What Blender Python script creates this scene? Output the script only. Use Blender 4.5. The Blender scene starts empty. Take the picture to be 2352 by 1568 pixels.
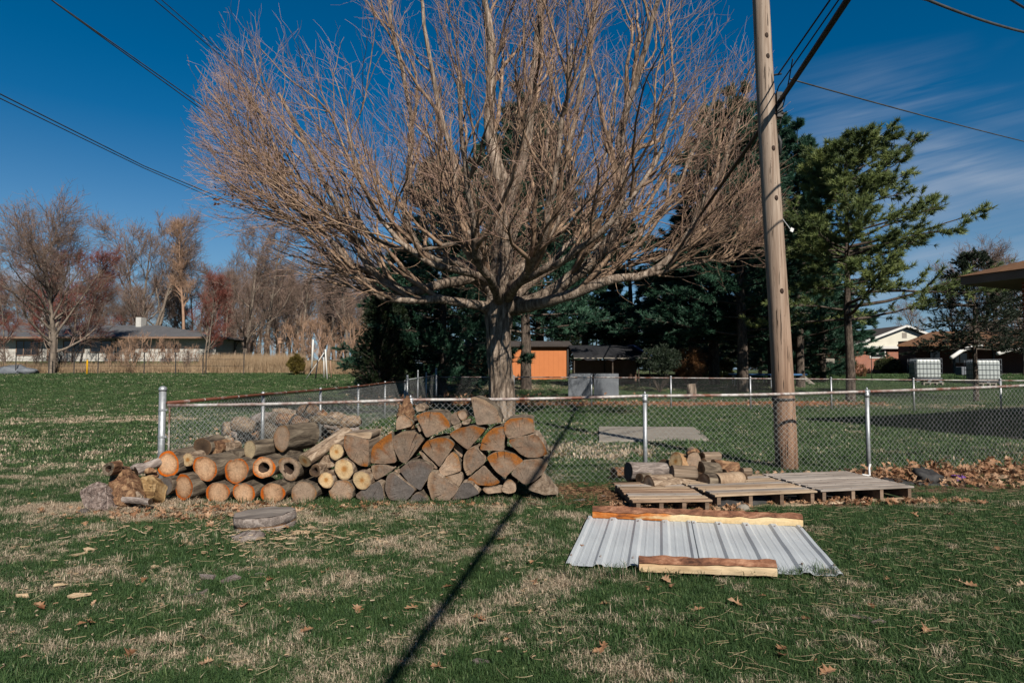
import bpy, math, random
import numpy as np
from mathutils import Vector, Matrix, noise
R = math.radians
rnd = random.Random(7)
rs = np.random.RandomState(11)
C = bpy.context.scene.collection
scene = bpy.context.scene

# ------------------------------------------------------------------ camera
F, EYE, TILT = 1437.0, 1.4, math.atan(64/1437.0)      # focal length in units of a 2352 wide picture
cam_d = bpy.data.cameras.new('camera'); cam = bpy.data.objects.new('camera', cam_d); C.objects.link(cam)
cam_d.sensor_width = 36; cam_d.lens = 36*F/2352; cam_d.clip_end = 3000; cam_d.clip_start = 0.05
cam.location = (0, 0, EYE); cam.rotation_euler = (R(90)+TILT, 0, 0)
scene.camera = cam
# ------------------------------------------------------------------ light
SX, SY = -0.48, 1.22                                  # ground shift of a shadow per metre of height
SUN_EL = math.atan(1/math.hypot(SX, SY))
sun_dir = Vector((-SX, -SY, 1)).normalized()          # towards the sun
sd = bpy.data.lights.new('sun', 'SUN'); sd.energy = 5.0; sd.angle = R(0.53); sd.color = (1.0, 0.93, 0.82)
sun = bpy.data.objects.new('sun', sd); C.objects.link(sun); sun.location = (20, -40, 40)
sun.rotation_euler = sun_dir.to_track_quat('Z', 'Y').to_euler()

class NT:
    def __init__(s, tree): s.t = tree; s.t.nodes.clear()
    def n(s, kind, ins=None, **props):
        nd = s.t.nodes.new(kind)
        for k, v in props.items(): setattr(nd, k, v)
        for k, v in (ins or {}).items():
            sock = nd.inputs[k]
            if isinstance(v, bpy.types.NodeSocket): s.t.links.new(v, sock)
            else: sock.default_value = v
        return nd
    def math(s, op, a, b=0.0, c=0.0, clamp=False):
        return s.n('ShaderNodeMath', {0: a, 1: b, 2: c}, operation=op, use_clamp=clamp).outputs[0]
    def mix(s, f, a, b, mode='MIX'):
        nd = s.n('ShaderNodeMix', {0: f}, data_type='RGBA', blend_type=mode)
        for i, v in ((6, a), (7, b)):
            if isinstance(v, bpy.types.NodeSocket): s.t.links.new(v, nd.inputs[i])
            else: nd.inputs[i].default_value = (*v, 1) if len(v) == 3 else v
        return nd.outputs[2]
    def ramp(s, f, stops):
        nd = s.n('ShaderNodeValToRGB', {0: f}); e = nd.color_ramp.elements
        while len(e) < len(stops): e.new(0.5)
        for i, (p, c) in enumerate(stops):
            e[i].position = p; e[i].color = (c, c, c, 1) if isinstance(c, (int, float)) else (*c, 1)
        return nd.outputs[0]
    def noise(s, vec, scale, detail=4, rough=0.55, dist=0.0):
        return s.n('ShaderNodeTexNoise', {'Vector': vec, 'Scale': scale, 'Detail': detail, 'Roughness': rough, 'Distortion': dist}).outputs[0]
    def mapv(s, vec, scale=(1, 1, 1), rot=(0, 0, 0), loc=(0, 0, 0)):
        return s.n('ShaderNodeMapping', {'Vector': vec, 'Scale': scale, 'Rotation': rot, 'Location': loc}).outputs[0]

world = bpy.data.worlds.new('World'); scene.world = world; world.use_nodes = True
w = NT(world.node_tree)
sky = w.n('ShaderNodeTexSky', sky_type='NISHITA', sun_disc=False, sun_elevation=SUN_EL,
          sun_rotation=math.atan2(-SX, -SY), altitude=250, air_density=0.9, dust_density=0.15, ozone_density=3.2)
tc = w.n('ShaderNodeTexCoord').outputs['Generated']
sp = w.n('ShaderNodeSeparateXYZ', {0: tc})
# thin streaks of cirrus on a plane far above
zz = w.math('MAXIMUM', sp.outputs[2], 0.04)
u = w.math('DIVIDE', sp.outputs[0], zz); v = w.math('DIVIDE', sp.outputs[1], zz)
uv = w.n('ShaderNodeCombineXYZ', {0: u, 1: v, 2: 0.0}).outputs[0]
yy_ = w.math('MAXIMUM', sp.outputs[1], 0.05); ua = w.math('DIVIDE', sp.outputs[0], yy_); ub = w.math('DIVIDE', sp.outputs[2], yy_)
uv2 = w.n('ShaderNodeCombineXYZ', {0: ua, 1: ub, 2: 0.0}).outputs[0]
st = w.math('ADD', w.math('MULTIPLY', w.noise(w.mapv(w.mapv(uv2, (1, 1, 1), (0, 0, R(-13))), (1.1, 16, 1)), 1.6, 4, 0.55, 0.5), .75), w.math('MULTIPLY', w.noise(w.mapv(w.mapv(uv2, (1, 1, 1), (0, 0, R(-16))), (3, 60, 1)), 1.3, 3, 0.6, 0.4), .25))
big = w.noise(w.mapv(uv2, (2.2, 5.0, 1), (0, 0, R(-13)), (3.1, 1.4, 0)), 1.0, 3, .5, .3)
side = w.math('MULTIPLY', w.math('MULTIPLY', w.n('ShaderNodeMapRange', {0: ua, 1: 0.36, 2: 0.60}).outputs[0], w.n('ShaderNodeMapRange', {0: ua, 1: 3.0, 2: 1.4}).outputs[0]),
              w.n('ShaderNodeMapRange', {0: w.math('SUBTRACT', ub, w.math('MULTIPLY', ua, .16)), 1: 0.44, 2: 0.30}).outputs[0])
cl = w.math('MULTIPLY', w.n('ShaderNodeMapRange', {0: st, 1: 0.36, 2: 0.62}).outputs[0],
            w.n('ShaderNodeMapRange', {0: big, 1: 0.34, 2: 0.56}).outputs[0])
cl = w.math('MULTIPLY', w.math('MULTIPLY', cl, side), 0.55)
satv = w.n('ShaderNodeMapRange', {0: sp.outputs[2], 1: 0.0, 2: 0.34, 3: 1.05, 4: 1.42}).outputs[0]
hs = w.n('ShaderNodeHueSaturation', {'Hue': 0.494, 'Saturation': satv, 'Value': 0.80, 'Color': w.mix(w.n('ShaderNodeMapRange', {0: sp.outputs[2], 1: 0.0, 2: 0.22, 3: 0.75, 4: 0.0}).outputs[0], sky.outputs[0], (2.0, 3.5, 5.6))}).outputs[0]
SKY_S = 0.05
def puff(px, py, rx, ry, soft):
    d = Vector(((px-1176)/F, 1, (848-py)/F)); yy = w.math('MAXIMUM', sp.outputs[1], 0.05)
    a = w.math('DIVIDE', w.math('SUBTRACT', w.math('DIVIDE', sp.outputs[0], yy), d.x), rx); b = w.math('DIVIDE', w.math('SUBTRACT', w.math('DIVIDE', sp.outputs[2], yy), d.z), ry)
    r2 = w.math('SQRT', w.math('ADD', w.math('MULTIPLY', a, a), w.math('MULTIPLY', b, b)))
    r2 = w.math('ADD', r2, w.math('MULTIPLY_ADD', w.noise(tc, 60, 5, .65), soft, -soft/2)); fr = w.math('GREATER_THAN', sp.outputs[1], 0.05)
    return w.math('MULTIPLY', w.ramp(r2, [(.45, 1.0), (1.0, 0.0)]), fr)
cl = w.math('MAXIMUM', cl, w.math('MULTIPLY', puff(90, 640, .075, .034, 1.1), .95)); cl = w.math('MAXIMUM', cl, w.math('MULTIPLY', puff(700, 745, .03, .012, 1.2), .7))
cl = w.math('MAXIMUM', cl, w.math('MULTIPLY', puff(477, 417, .0035, .008, .5), .55))
colr = w.mix(cl, hs, (4.0, 4.7, 5.8))
bg = w.n('ShaderNodeBackground', {'Color': colr, 'Strength': SKY_S})
w.t.links.new(bg.outputs[0], w.n('ShaderNodeOutputWorld').inputs[0])
scene.view_settings.view_transform = 'Standard'; scene.view_settings.look = 'None'
scene.view_settings.exposure = 0.92; scene.view_settings.gamma = 1.0
scene.render.engine = 'CYCLES'

# ------------------------------------------------------------------ placing
ct, sn = math.cos(TILT), math.sin(TILT)
def ray(px, py):
    a, b = (px-1176)/F, (784-py)/F
    return Vector((a, ct - sn*b, sn + ct*b))
def at(px, py, Y):
    r = ray(px, py); t = Y/r.y
    return Vector((r.x*t, Y, EYE + r.z*t))
def gp(px, py, z=0.0):
    r = ray(px, py); t = (z-EYE)/r.z
    return Vector((r.x*t, r.y*t, z))
def sstep(a, b, x):
    t = min(1, max(0, (x-a)/(b-a))); return t*t*(3-2*t)
def tz(x, y):
    z = 1.0*sstep(16, 56, y)*0.25 + 0.75*min(1, max(0, (y-20)/26))
    z += 0.15*sstep(40, 52, y)*sstep(0, -20, x)
    z += 1.25*sstep(50, 68, y)*sstep(4, -16, x)
    z += 0.03*(noise.noise(Vector((x*.35, y*.35, 2)))*sstep(9, 14, y)) + 0.012*noise.noise(Vector((x*1.1, y*1.1, 5)))
    return z
def onground(px, Y, dz=0.0):
    x = (px-1176)/F*Y*1.0
    x = at(px, 848, Y).x
    return Vector((x, Y, tz(x, Y)+dz))

# ------------------------------------------------------------------ meshes
class MB:
    def __init__(s): s.v = []; s.f = []; s.m = []
    def add(s, v, f, mi=0):
        o = len(s.v); s.v += [tuple(p) for p in v]; s.f += [tuple(i+o for i in q) for q in f]; s.m += [mi]*len(f); return s
    def box(s, x0, x1, y0, y1, z0, z1, mi=0):
        return s.add([(x0,y0,z0),(x1,y0,z0),(x1,y1,z0),(x0,y1,z0),(x0,y0,z1),(x1,y0,z1),(x1,y1,z1),(x0,y1,z1)],
                     [(3,2,1,0),(4,5,6,7),(0,1,5,4),(1,2,6,5),(2,3,7,6),(3,0,4,7)], mi)
    def hexa(s, p, mi=0):
        return s.add(p, [(3,2,1,0),(4,5,6,7),(0,1,5,4),(1,2,6,5),(2,3,7,6),(3,0,4,7)], mi)
    def bar(s, a, b, w, h, mi=0, up=(0, 0, 1)):
        a = Vector(a); b = Vector(b); d = (b-a).normalized(); sd_ = d.cross(Vector(up))
        if sd_.length < 1e-4: sd_ = Vector((1, 0, 0))
        sd_.normalize(); u_ = sd_.cross(d); sd_ *= w/2; u_ *= h/2
        return s.hexa([a-sd_-u_, a+sd_-u_, b+sd_-u_, b-sd_-u_, a-sd_+u_, a+sd_+u_, b+sd_+u_, b-sd_+u_], mi)
    def tube(s, pts, rad, n=8, mi=0, cap=True):
        pts = [Vector(p) for p in pts]; k = len(pts)
        if isinstance(rad, (int, float)): rad = [rad]*k
        base = len(s.v); ref = None
        for i, p in enumerate(pts):
            t = (pts[min(i+1, k-1)] - pts[max(i-1, 0)]).normalized()
            if ref is None: ref = Vector((0, 0, 1)) if abs(t.z) < .9 else Vector((1, 0, 0))
            a = t.cross(ref).normalized(); b = a.cross(t); ref = b
            for j in range(n):
                an = 2*math.pi*j/n
                s.v.append(tuple(p + a*math.cos(an)*rad[i] + b*math.sin(an)*rad[i]))
        for i in range(k-1):
            for j in range(n):
                o = base+i*n; s.f.append((o+j, o+(j+1) % n, o+n+(j+1) % n, o+n+j)); s.m.append(mi)
        if cap:
            s.f.append(tuple(base+j for j in range(n))[::-1]); s.m.append(mi)
            s.f.append(tuple(base+(k-1)*n+j for j in range(n))); s.m.append(mi)
        return s
    def blob(s, c, r, mi=0, seg=12, rings=8, nz=.15, seed=0, sc=1.5):
        base = len(s.v); c = Vector(c)
        for i in range(rings+1):
            ph = math.pi*i/rings
            for j in range(seg):
                th = 2*math.pi*j/seg
                d = Vector((math.sin(ph)*math.cos(th), math.sin(ph)*math.sin(th), math.cos(ph)))
                q = 1+nz*noise.noise(d*sc+Vector((seed*7.1, seed, 0)))*2
                s.v.append((c.x+d.x*r[0]*q, c.y+d.y*r[1]*q, c.z+d.z*r[2]*q))
        for i in range(rings):
            for j in range(seg):
                o = base+i*seg; s.f.append((o+j, o+seg+j, o+seg+(j+1) % seg, o+(j+1) % seg)); s.m.append(mi)
        return s

def new_mesh(name, v, f, mats, mi=None, smooth=False):
    me = bpy.data.meshes.new(name)
    if isinstance(v, np.ndarray):
        nv, nf, k = len(v), len(f), f.shape[1]
        me.vertices.add(nv); me.vertices.foreach_set('co', v.astype(np.float32).ravel())
        me.loops.add(nf*k); me.loops.foreach_set('vertex_index', f.astype(np.int32).ravel())
        me.polygons.add(nf); me.polygons.foreach_set('loop_start', np.arange(0, nf*k, k, dtype=np.int32))
        me.update(calc_edges=True)
    else:
        me.from_pydata([tuple(p) for p in v], [], f); me.update()
    for m in (mats if isinstance(mats, (list, tuple)) else [mats]): me.materials.append(m)
    if mi is not None: me.polygons.foreach_set('material_index', np.array(mi, dtype=np.int32))
    if smooth: me.polygons.foreach_set('use_smooth', np.ones(len(me.polygons), dtype=bool))
    return me

def tag(o, label=None, cat=None, group=None, kind=None):
    if label: o['label'] = label
    if cat: o['category'] = cat
    if group: o['group'] = group
    if kind: o['kind'] = kind
    return o
def thing(name, label, cat, loc=(0, 0, 0), rz=0.0, group=None):
    o = bpy.data.objects.new(name, None); C.objects.link(o); o.empty_display_size = .1
    o.location = loc; o.rotation_euler = (0, 0, rz)
    return tag(o, label, cat, group)
def obj(name, me, parent=None, loc=(0, 0, 0), rot=(0, 0, 0)):
    o = bpy.data.objects.new(name, me); C.objects.link(o); o.location = loc; o.rotation_euler = rot
    if parent is not None: o.parent = parent
    return o
def part(name, mb, mats, parent=None, smooth=False, world=False, bevel=0, loc=(0, 0, 0), rot=(0, 0, 0)):
    """links a mesh; with world=True the coordinates given are world ones and are brought into the parent's frame"""
    v = mb.v
    if world and parent is not None:
        M = (Matrix.Translation(parent.location) @ parent.rotation_euler.to_matrix().to_4x4()).inverted()
        v = [tuple(M @ Vector(p)) for p in v]
    me = new_mesh(name, v, mb.f, mats, mb.m, smooth)
    o = obj(name, me, parent, loc, rot)
    if bevel:
        b = o.modifiers.new('bevel', 'BEVEL'); b.width = bevel; b.segments = 2; b.limit_method = 'ANGLE'
    return o
def copy_tree(o, parent=None):
    c = o.copy(); C.objects.link(c); c.parent = parent
    for ch in list(o.children): copy_tree(ch, c)
    return c

# vectorised branches --------------------------------------------------------
def nrm(a): return a/np.maximum(np.linalg.norm(a, axis=-1, keepdims=True), 1e-9)
def tubes(paths, radii, sides=4):
    n, k, _ = paths.shape
    t = nrm(np.gradient(paths, axis=1))
    mt = nrm(t.mean(axis=1)); ref = np.where(np.abs(mt[:, 2:3]) > .8, np.array([[1., .2, 0]]), np.array([[.1, .2, 1.]]))
    ref = np.repeat(ref[:, None, :], k, 1)
    a = nrm(np.cross(t, ref)); b = np.cross(t, a)
    an = np.arange(sides)*2*math.pi/sides
    V = paths[:, :, None, :] + radii[:, :, None, None]*(a[:, :, None, :]*np.cos(an)[None, None, :, None] + b[:, :, None, :]*np.sin(an)[None, None, :, None])
    idx = np.arange(n*k*sides).reshape(n, k, sides)
    i0 = idx[:, :-1, :]; i1 = idx[:, 1:, :]
    Fc = np.stack([i0, np.roll(i0, -1, 2), np.roll(i1, -1, 2), i1], -1).reshape(-1, 4)
    return V.reshape(-1, 3), Fc
def joinvf(lst):
    vs, fs, o = [], [], 0
    for v, f in lst: vs.append(v); fs.append(f+o); o += len(v)
    return np.concatenate(vs), np.concatenate(fs)
def grow(p, d, ln, r0, r1, k, trop, wig, rs):
    n = len(p); P = np.zeros((n, k+1, 3)); P[:, 0] = p; d = nrm(d); st = (ln/k)[:, None]
    for j in range(k):
        d = nrm(d + trop(P[:, j]) + rs.normal(0, wig, (n, 3)))
        P[:, j+1] = P[:, j] + d*st
    tt = np.linspace(0, 1, k+1)[None, :]
    return P, r0[:, None]*(1-tt)+r1[:, None]*tt
def kids(P, Rr, m, t0, t1, a0, a1, rs):
    n, k, _ = P.shape; k -= 1
    t = np.sort(rs.uniform(t0, t1, (n, m)), 1)*k; t = np.clip(t, 0, k-1e-3); i = t.astype(int); fr = (t-i)[..., None]
    ii = np.arange(n)[:, None]
    s = P[ii, i]*(1-fr)+P[ii, i+1]*fr; tg = nrm(P[ii, i+1]-P[ii, i])
    r = Rr[ii, i]*(1-fr[..., 0])+Rr[ii, i+1]*fr[..., 0]
    q = nrm(np.cross(tg, rs.normal(0, 1, (n, m, 3)))); an = rs.uniform(a0, a1, (n, m, 1))
    d = tg*np.cos(an)+q*np.sin(an)
    return s.reshape(-1, 3), d.reshape(-1, 3), r.ravel(), (t/k).ravel()
# ------------------------------------------------------------------ materials
ALB = 0.525
def mat(name):
    m = bpy.data.materials.new(name); m.use_nodes = True; return m, NT(m.node_tree)
def finish(t, col, rough=.8, bump=None, bs=.3, bd=.01, spec=.25, metal=0.0, alpha=None, trans=None):
    if not isinstance(col, bpy.types.NodeSocket):
        q = t.n('ShaderNodeRGB'); q.outputs[0].default_value = (*col, 1); col = q.outputs[0]
    col = t.n('ShaderNodeHueSaturation', {'Color': col, 'Saturation': 1.06, 'Value': ALB}).outputs[0]
    ins = {'Base Color': col, 'Roughness': rough, 'Metallic': metal, 'Specular IOR Level': spec}
    if alpha is not None: ins['Alpha'] = alpha
    if trans is not None: ins['Transmission Weight'] = trans
    b = t.n('ShaderNodeBsdfPrincipled', ins)
    if bump is not None:
        t.t.links.new(t.n('ShaderNodeBump', {'Height': bump, 'Strength': bs, 'Distance': bd}).outputs[0], b.inputs['Normal'])
    t.t.links.new(b.outputs[0], t.n('ShaderNodeOutputMaterial').inputs[0])
    return b
def objvar(t, lo=.8, hi=1.2):
    r = t.n('ShaderNodeObjectInfo').outputs['Random']
    return t.n('ShaderNodeMapRange', {0: r, 1: 0, 2: 1, 3: lo, 4: hi}).outputs[0]
def tint(t, col, f):
    return t.n('ShaderNodeHueSaturation', {'Color': col, 'Value': f}).outputs[0]
def simple(name, stops, scale=8, stretch=(1, 1, 1), rough=.8, bs=.3, bd=.01, detail=6, spec=.25, metal=0.0, coord='Object', fine=None, var=None, dist=0.3):
    m, t = mat(name)
    tc = t.n('ShaderNodeTexCoord').outputs['Object'] if coord == 'Object' else t.n('ShaderNodeNewGeometry').outputs['Position']
    v = t.mapv(tc, stretch); nz = t.noise(v, scale, detail, .6, dist)
    col = t.ramp(nz, stops); h = nz
    if fine:
        n2 = t.noise(v, fine, 3, .6); col = t.mix(.6, col, t.ramp(n2, [(.3, .45), (.7, 1.0)]), 'MULTIPLY'); h = t.math('ADD', nz, t.math('MULTIPLY', n2, .5))
    if var: col = tint(t, col, objvar(t, *var))
    finish(t, col, rough, h, bs, bd, spec, metal)
    return m

def M_bark(name, a, b, c, sc=14, st=(1, 1, .18), bs=1.0, bd=.02):
    m, t = mat(name)
    tc = t.n('ShaderNodeTexCoord').outputs['Object']; v = t.mapv(tc, st)
    n1 = t.noise(v, sc, 7, .65, .8); n2 = t.noise(tc, 3.0, 3); n3 = t.noise(v, sc*4, 3)
    col = t.ramp(n1, [(.36, a), (.5, b), (.64, c)])
    col = t.mix(t.ramp(n2, [(.35, 0.0), (.75, .55)]), col, t.mix(.5, col, c), 'MIX')
    col = t.mix(.5, col, t.ramp(n3, [(.3, .5), (.65, 1.0)]), 'MULTIPLY')
    finish(t, tint(t, col, objvar(t, .85, 1.12)), .9, t.math('ADD', n1, t.math('MULTIPLY', n3, .35)), bs, bd, .15)
    return m
bark_maple = M_bark('maple_bark', (.03, .02, .015), (.25, .19, .145), (.54, .44, .36), 10, (1, 1, .16), 1.0, .05)
bark_branch = simple('branch_bark', [(.3, (.09, .052, .034)), (.7, (.50, .35, .245))], 6, coord='W', rough=.85, bs=.4)
bark_twig = simple('twig_bark', [(.35, (.20, .11, .08)), (.65, (.58, .40, .32))], 2.5, coord='W', rough=.7, bs=0)
bark_pine = M_bark('pine_bark', (.02, .016, .013), (.09, .07, .058), (.20, .16, .13), 12, (1, 1, .3))
bark_grey = simple('grey_bark', [(.3, (.10, .08, .065)), (.7, (.32, .26, .21))], 5, (1, 1, .4), coord='W', bs=.4)
twig_far = simple('far_twigs', [(.3, (.16, .11, .09)), (.7, (.33, .235, .19))], 1.2, coord='W', bs=0)
twig_pale = simple('pale_twigs', [(.3, (.30, .18, .12)), (.7, (.46, .31, .22))], 1.2, coord='W', bs=0)
twig_red = simple('red_twigs', [(.3, (.17, .055, .045)), (.7, (.32, .12, .095))], 1.2, coord='W', bs=0)
bark_log = M_bark('log_bark', (.035, .026, .02), (.14, .11, .082), (.27, .22, .165), 16, (1, .25, 1), 1.0, .015)
bark_pale = M_bark('pale_log_bark', (.08, .05, .035), (.28, .20, .14), (.48, .38, .29), 22, (1, .35, 1), 1.0, .012)
split_wood = M_bark('split_wood', (.10, .07, .05), (.27, .20, .145), (.40, .32, .25), 22, (1, .07, 1), .6, .008)
rot_wood = M_bark('rotten_wood', (.045, .022, .014), (.21, .11, .065), (.46, .30, .18), 18, (1, .4, 1), 1.0, .02)
grey_wood = M_bark('weathered_wood', (.12, .095, .085), (.29, .24, .215), (.46, .40, .365), 20, (1, .3, 1), 1.0, .015)
old_bark = M_bark('old_bark', (.045, .032, .028), (.26, .195, .17), (.50, .41, .37), 30, (1, .6, 1), 1.0, .03)
dark_inside = simple('dark_hollow', [(.3, (.008, .005, .004)), (.7, (.06, .03, .015))], 20)

def M_end(name, core, mid, rim, stain, s_amt, ringc=.35, rim0=.82, crack=.5, centre=None, rimn=.36):
    """sawn end of a log: growth rings about the pith (the object's origin), drying cracks, stained rim"""
    m, t = mat(name)
    co = t.n('ShaderNodeTexCoord').outputs['Object']; oi = t.n('ShaderNodeObjectInfo').outputs['Random']
    off = t.n('ShaderNodeCombineXYZ', {0: t.math('MULTIPLY', oi, 31.0), 1: 0.0, 2: t.math('MULTIPLY', oi, 17.0)}).outputs[0]
    cv = t.n('ShaderNodeVectorMath', {0: co, 1: off}, operation='ADD').outputs[0]
    rad = t.n('ShaderNodeAttribute', attribute_name='rad').outputs['Fac']
    s = t.n('ShaderNodeSeparateXYZ', {0: co})
    x, z = s.outputs[0], s.outputs[2]
    dist = t.math('SQRT', t.math('ADD', t.math('MULTIPLY', x, x), t.math('MULTIPLY', z, z)))
    nd = t.noise(cv, 9, 3); nf = t.noise(cv, 60, 4)
    dd = t.math('ADD', dist, t.math('MULTIPLY', nd, .035))
    ring = t.math('SINE', t.math('MULTIPLY', dd, 620.0)); ring2 = t.math('SINE', t.math('MULTIPLY', dd, 190.0))
    rg = t.math('MULTIPLY_ADD', t.math('ADD', ring, t.math('MULTIPLY', ring2, .35)), .33, .5)
    ang = t.math('ARCTAN2', z, x)
    cn = t.noise(t.n('ShaderNodeCombineXYZ', {0: t.math('MULTIPLY', ang, 3.2), 1: t.math('MULTIPLY', dist, 1.2), 2: t.math('MULTIPLY', oi, 50.)}).outputs[0], 4.5, 3, .6)
    ck = t.ramp(cn, [(.32, 1.0), (.37, 0.0)])
    stk = t.noise(t.n('ShaderNodeCombineXYZ', {0: t.math('MULTIPLY', ang, 9.0), 1: t.math('MULTIPLY', dist, 5.0), 2: t.math('MULTIPLY', oi, 20.)}).outputs[0], 5, 4, .65)
    big = t.noise(cv, 5.5, 3, .6)
    col = t.mix(t.ramp(rad, [(.05, 0.0), (.75, 1.0)]), core, mid)
    blot = t.math('MULTIPLY', t.ramp(t.noise(cv, 11, 4, .6), [(.45, 0.0), (.68, 1.0)]), s_amt)
    rimm = t.math('ADD', rad, t.math('MULTIPLY_ADD', big, rimn, -rimn/2))
    lateral = t.ramp(t.noise(t.mapv(cv, (1, 1, 1), (0, 0, 0), (4, 0, 9)), 3.2, 2), [(.38, 0.0), (.55, 1.0)])
    bl2 = t.math('MULTIPLY', blot, t.ramp(rad, [(.35, .25), (.8, 1.0)]))
    col = t.mix(t.math('MULTIPLY', bl2, lateral), col, stain)
    col = t.mix(t.math('MULTIPLY', t.ramp(rimm, [(rim0-.22, 0.0), (rim0-.05, 1.0)]), .45), col, (.20, .10, .05))
    col = t.mix(t.ramp(rimm, [(rim0-.05, 0.0), (rim0+.07, 1.0)]), col, rim)
    if centre: col = t.mix(t.ramp(t.math('ADD', rad, t.math('MULTIPLY_ADD', big, .5, -.25)), [(.12, .8), (.36, 0.0)]), col, centre)
    col = t.mix(ringc, col, t.ramp(rg, [(.2, .55), (.8, 1.0)]), 'MULTIPLY')
    col = t.mix(.65, col, t.ramp(stk, [(.32, .45), (.62, 1.0)]), 'MULTIPLY')
    col = t.mix(.5, col, t.ramp(t.noise(cv, 14, 5, .65), [(.33, .55), (.6, 1.0)]), 'MULTIPLY')
    col = t.mix(.55, col, t.ramp(nf, [(.3, .6), (.65, 1.0)]), 'MULTIPLY')
    col = t.mix(t.math('MULTIPLY', ck, crack), col, (.03, .02, .015))
    col = tint(t, col, objvar(t, .8, 1.15))
    h = t.math('SUBTRACT', t.math('ADD', t.math('MULTIPLY', rg, .3), nf), t.math('MULTIPLY', ck, 1.5))
    finish(t, col, .8, h, .6, .004, .2)
    return m
end_orange = M_end('end_orange_rim', (.95, .64, .42), (.90, .54, .32), (.80, .19, .03), (.30, .12, .05), .95, .5, .77, .5, None, .45)
end_pale = M_end('end_pale_yellow', (.86, .60, .32), (.88, .66, .40), (.40, .25, .14), (.62, .25, .06), .75, .25, .93, .3, (.55, .22, .05))
end_cream = M_end('end_cream', (.86, .68, .44), (.84, .66, .42), (.30, .19, .11), (.35, .22, .12), .5, .25, .93, .55)
end_grey = M_end('end_grey', (.29, .215, .165), (.36, .275, .21), (.44, .31, .21), (.42, .16, .045), .8, .5, .88, .9)
end_greyrust = M_end('end_grey_rust', (.31, .225, .17), (.38, .27, .19), (.40, .15, .04), (.46, .14, .025), 1.0, .5, .80, .9, None, .85)
end_slate = M_end('end_slate', (.165, .145, .135), (.20, .175, .16), (.22, .17, .14), (.22, .12, .07), .3, .55, .92, .8)
end_tan = M_end('end_tan', (.52, .38, .28), (.50, .37, .27), (.40, .20, .08), (.46, .18, .05), .7, .4, .88, .6)
end_dark = M_end('end_dark', (.05, .03, .018), (.14, .09, .055), (.30, .21, .13), (.04, .02, .012), .8, .4, .88, .6)

galv = simple('galvanised_steel', [(.3, (.36, .38, .40)), (.7, (.58, .60, .62))], 25, rough=.45, metal=.55, bs=.1, spec=.5)
galv_wire = simple('galvanised_wire', [(.3, (.34, .35, .34)), (.7, (.55, .56, .55))], 3, rough=.5, metal=.4, bs=0, coord='W')
def M_rust(name, thr):
    m, t = mat(name); p = t.n('ShaderNodeNewGeometry').outputs['Position']
    a = t.noise(p, 3.2, 5, .65); b = t.noise(p, 30, 4)
    col = t.mix(t.ramp(t.math('ADD', a, t.math('MULTIPLY_ADD', b, .3, -.15)), [(thr-.13, 0.0), (thr+.13, 1.0)]), (.20, .075, .045), (.62, .60, .58))
    finish(t, t.mix(.5, col, t.ramp(b, [(.3, .5), (.7, 1.0)]), 'MULTIPLY'), .6, b, .3, .002, .4, .25); return m
rust_rail = M_rust('rusty_rail', .50); rust_rail2 = M_rust('old_rail', .66)
dark_metal = simple('dark_metal', [(.3, (.02, .02, .022)), (.7, (.05, .05, .05))], 10, rough=.6)
cable_mat = simple('cable_rubber', [(.3, (.008, .008, .009)), (.7, (.02, .02, .02))], 10, rough=.6)
wire_mat = simple('old_wire', [(.3, (.035, .033, .03)), (.7, (.10, .10, .09))], 4, rough=.5)

def M_plank(name, a, b, c, sc=10, ax=(.12, 1, 1), var=(.8, 1.2), bs=.5):
    m, t = mat(name); tc = t.n('ShaderNodeTexCoord').outputs['Object']
    oi = t.n('ShaderNodeObjectInfo').outputs['Random']
    tc = t.n('ShaderNodeVectorMath', {0: tc, 1: t.n('ShaderNodeCombineXYZ', {0: t.math('MULTIPLY', oi, 40.), 1: t.math('MULTIPLY', oi, 7.), 2: 0.0}).outputs[0]}, operation='ADD').outputs[0]
    v = t.mapv(tc, ax); n1 = t.noise(v, sc, 6, .6, .6); n2 = t.noise(v, sc*7, 4, .6); n3 = t.noise(tc, 2.2, 3)
    col = t.ramp(n1, [(.3, a), (.5, b), (.7, c)]); col = t.mix(.6, col, t.ramp(n2, [(.3, .5), (.62, 1.0)]), 'MULTIPLY')
    col = t.mix(.5, col, t.ramp(n3, [(.35, .6), (.6, 1.0)]), 'MULTIPLY')
    finish(t, tint(t, col, objvar(t, *var)), .85, t.math('ADD', n1, n2), bs, .004, .2); return m
plank_grey = M_plank('pallet_grey', (.25, .20, .17), (.44, .38, .335), (.58, .52, .47), 9)
plank_tan = M_plank('pallet_tan', (.32, .22, .15), (.55, .41, .29), (.68, .54, .40), 9)
plank_brown = M_plank('pallet_brown', (.20, .12, .08), (.40, .27, .185), (.54, .40, .29), 9)
plank_block = M_plank('pallet_block', (.14, .09, .06), (.26, .18, .13), (.36, .27, .2), 9)
slab_wood = M_plank('slab_sawn', (.36, .18, .08), (.70, .52, .33), (.80, .66, .46), 5.5, (.28, 1, 1.6), (1, 1.0001), .3)
slab_bark = M_plank('slab_bark', (.07, .03, .02), (.30, .14, .085), (.56, .32, .21), 20, (.45, 1, 1), (1, 1.0001), 1.0)
slab_red = M_plank('slab_red', (.30, .07, .02), (.52, .18, .06), (.60, .30, .13), 7, (.35, 1, 1), (1, 1.0001), .8)
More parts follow.
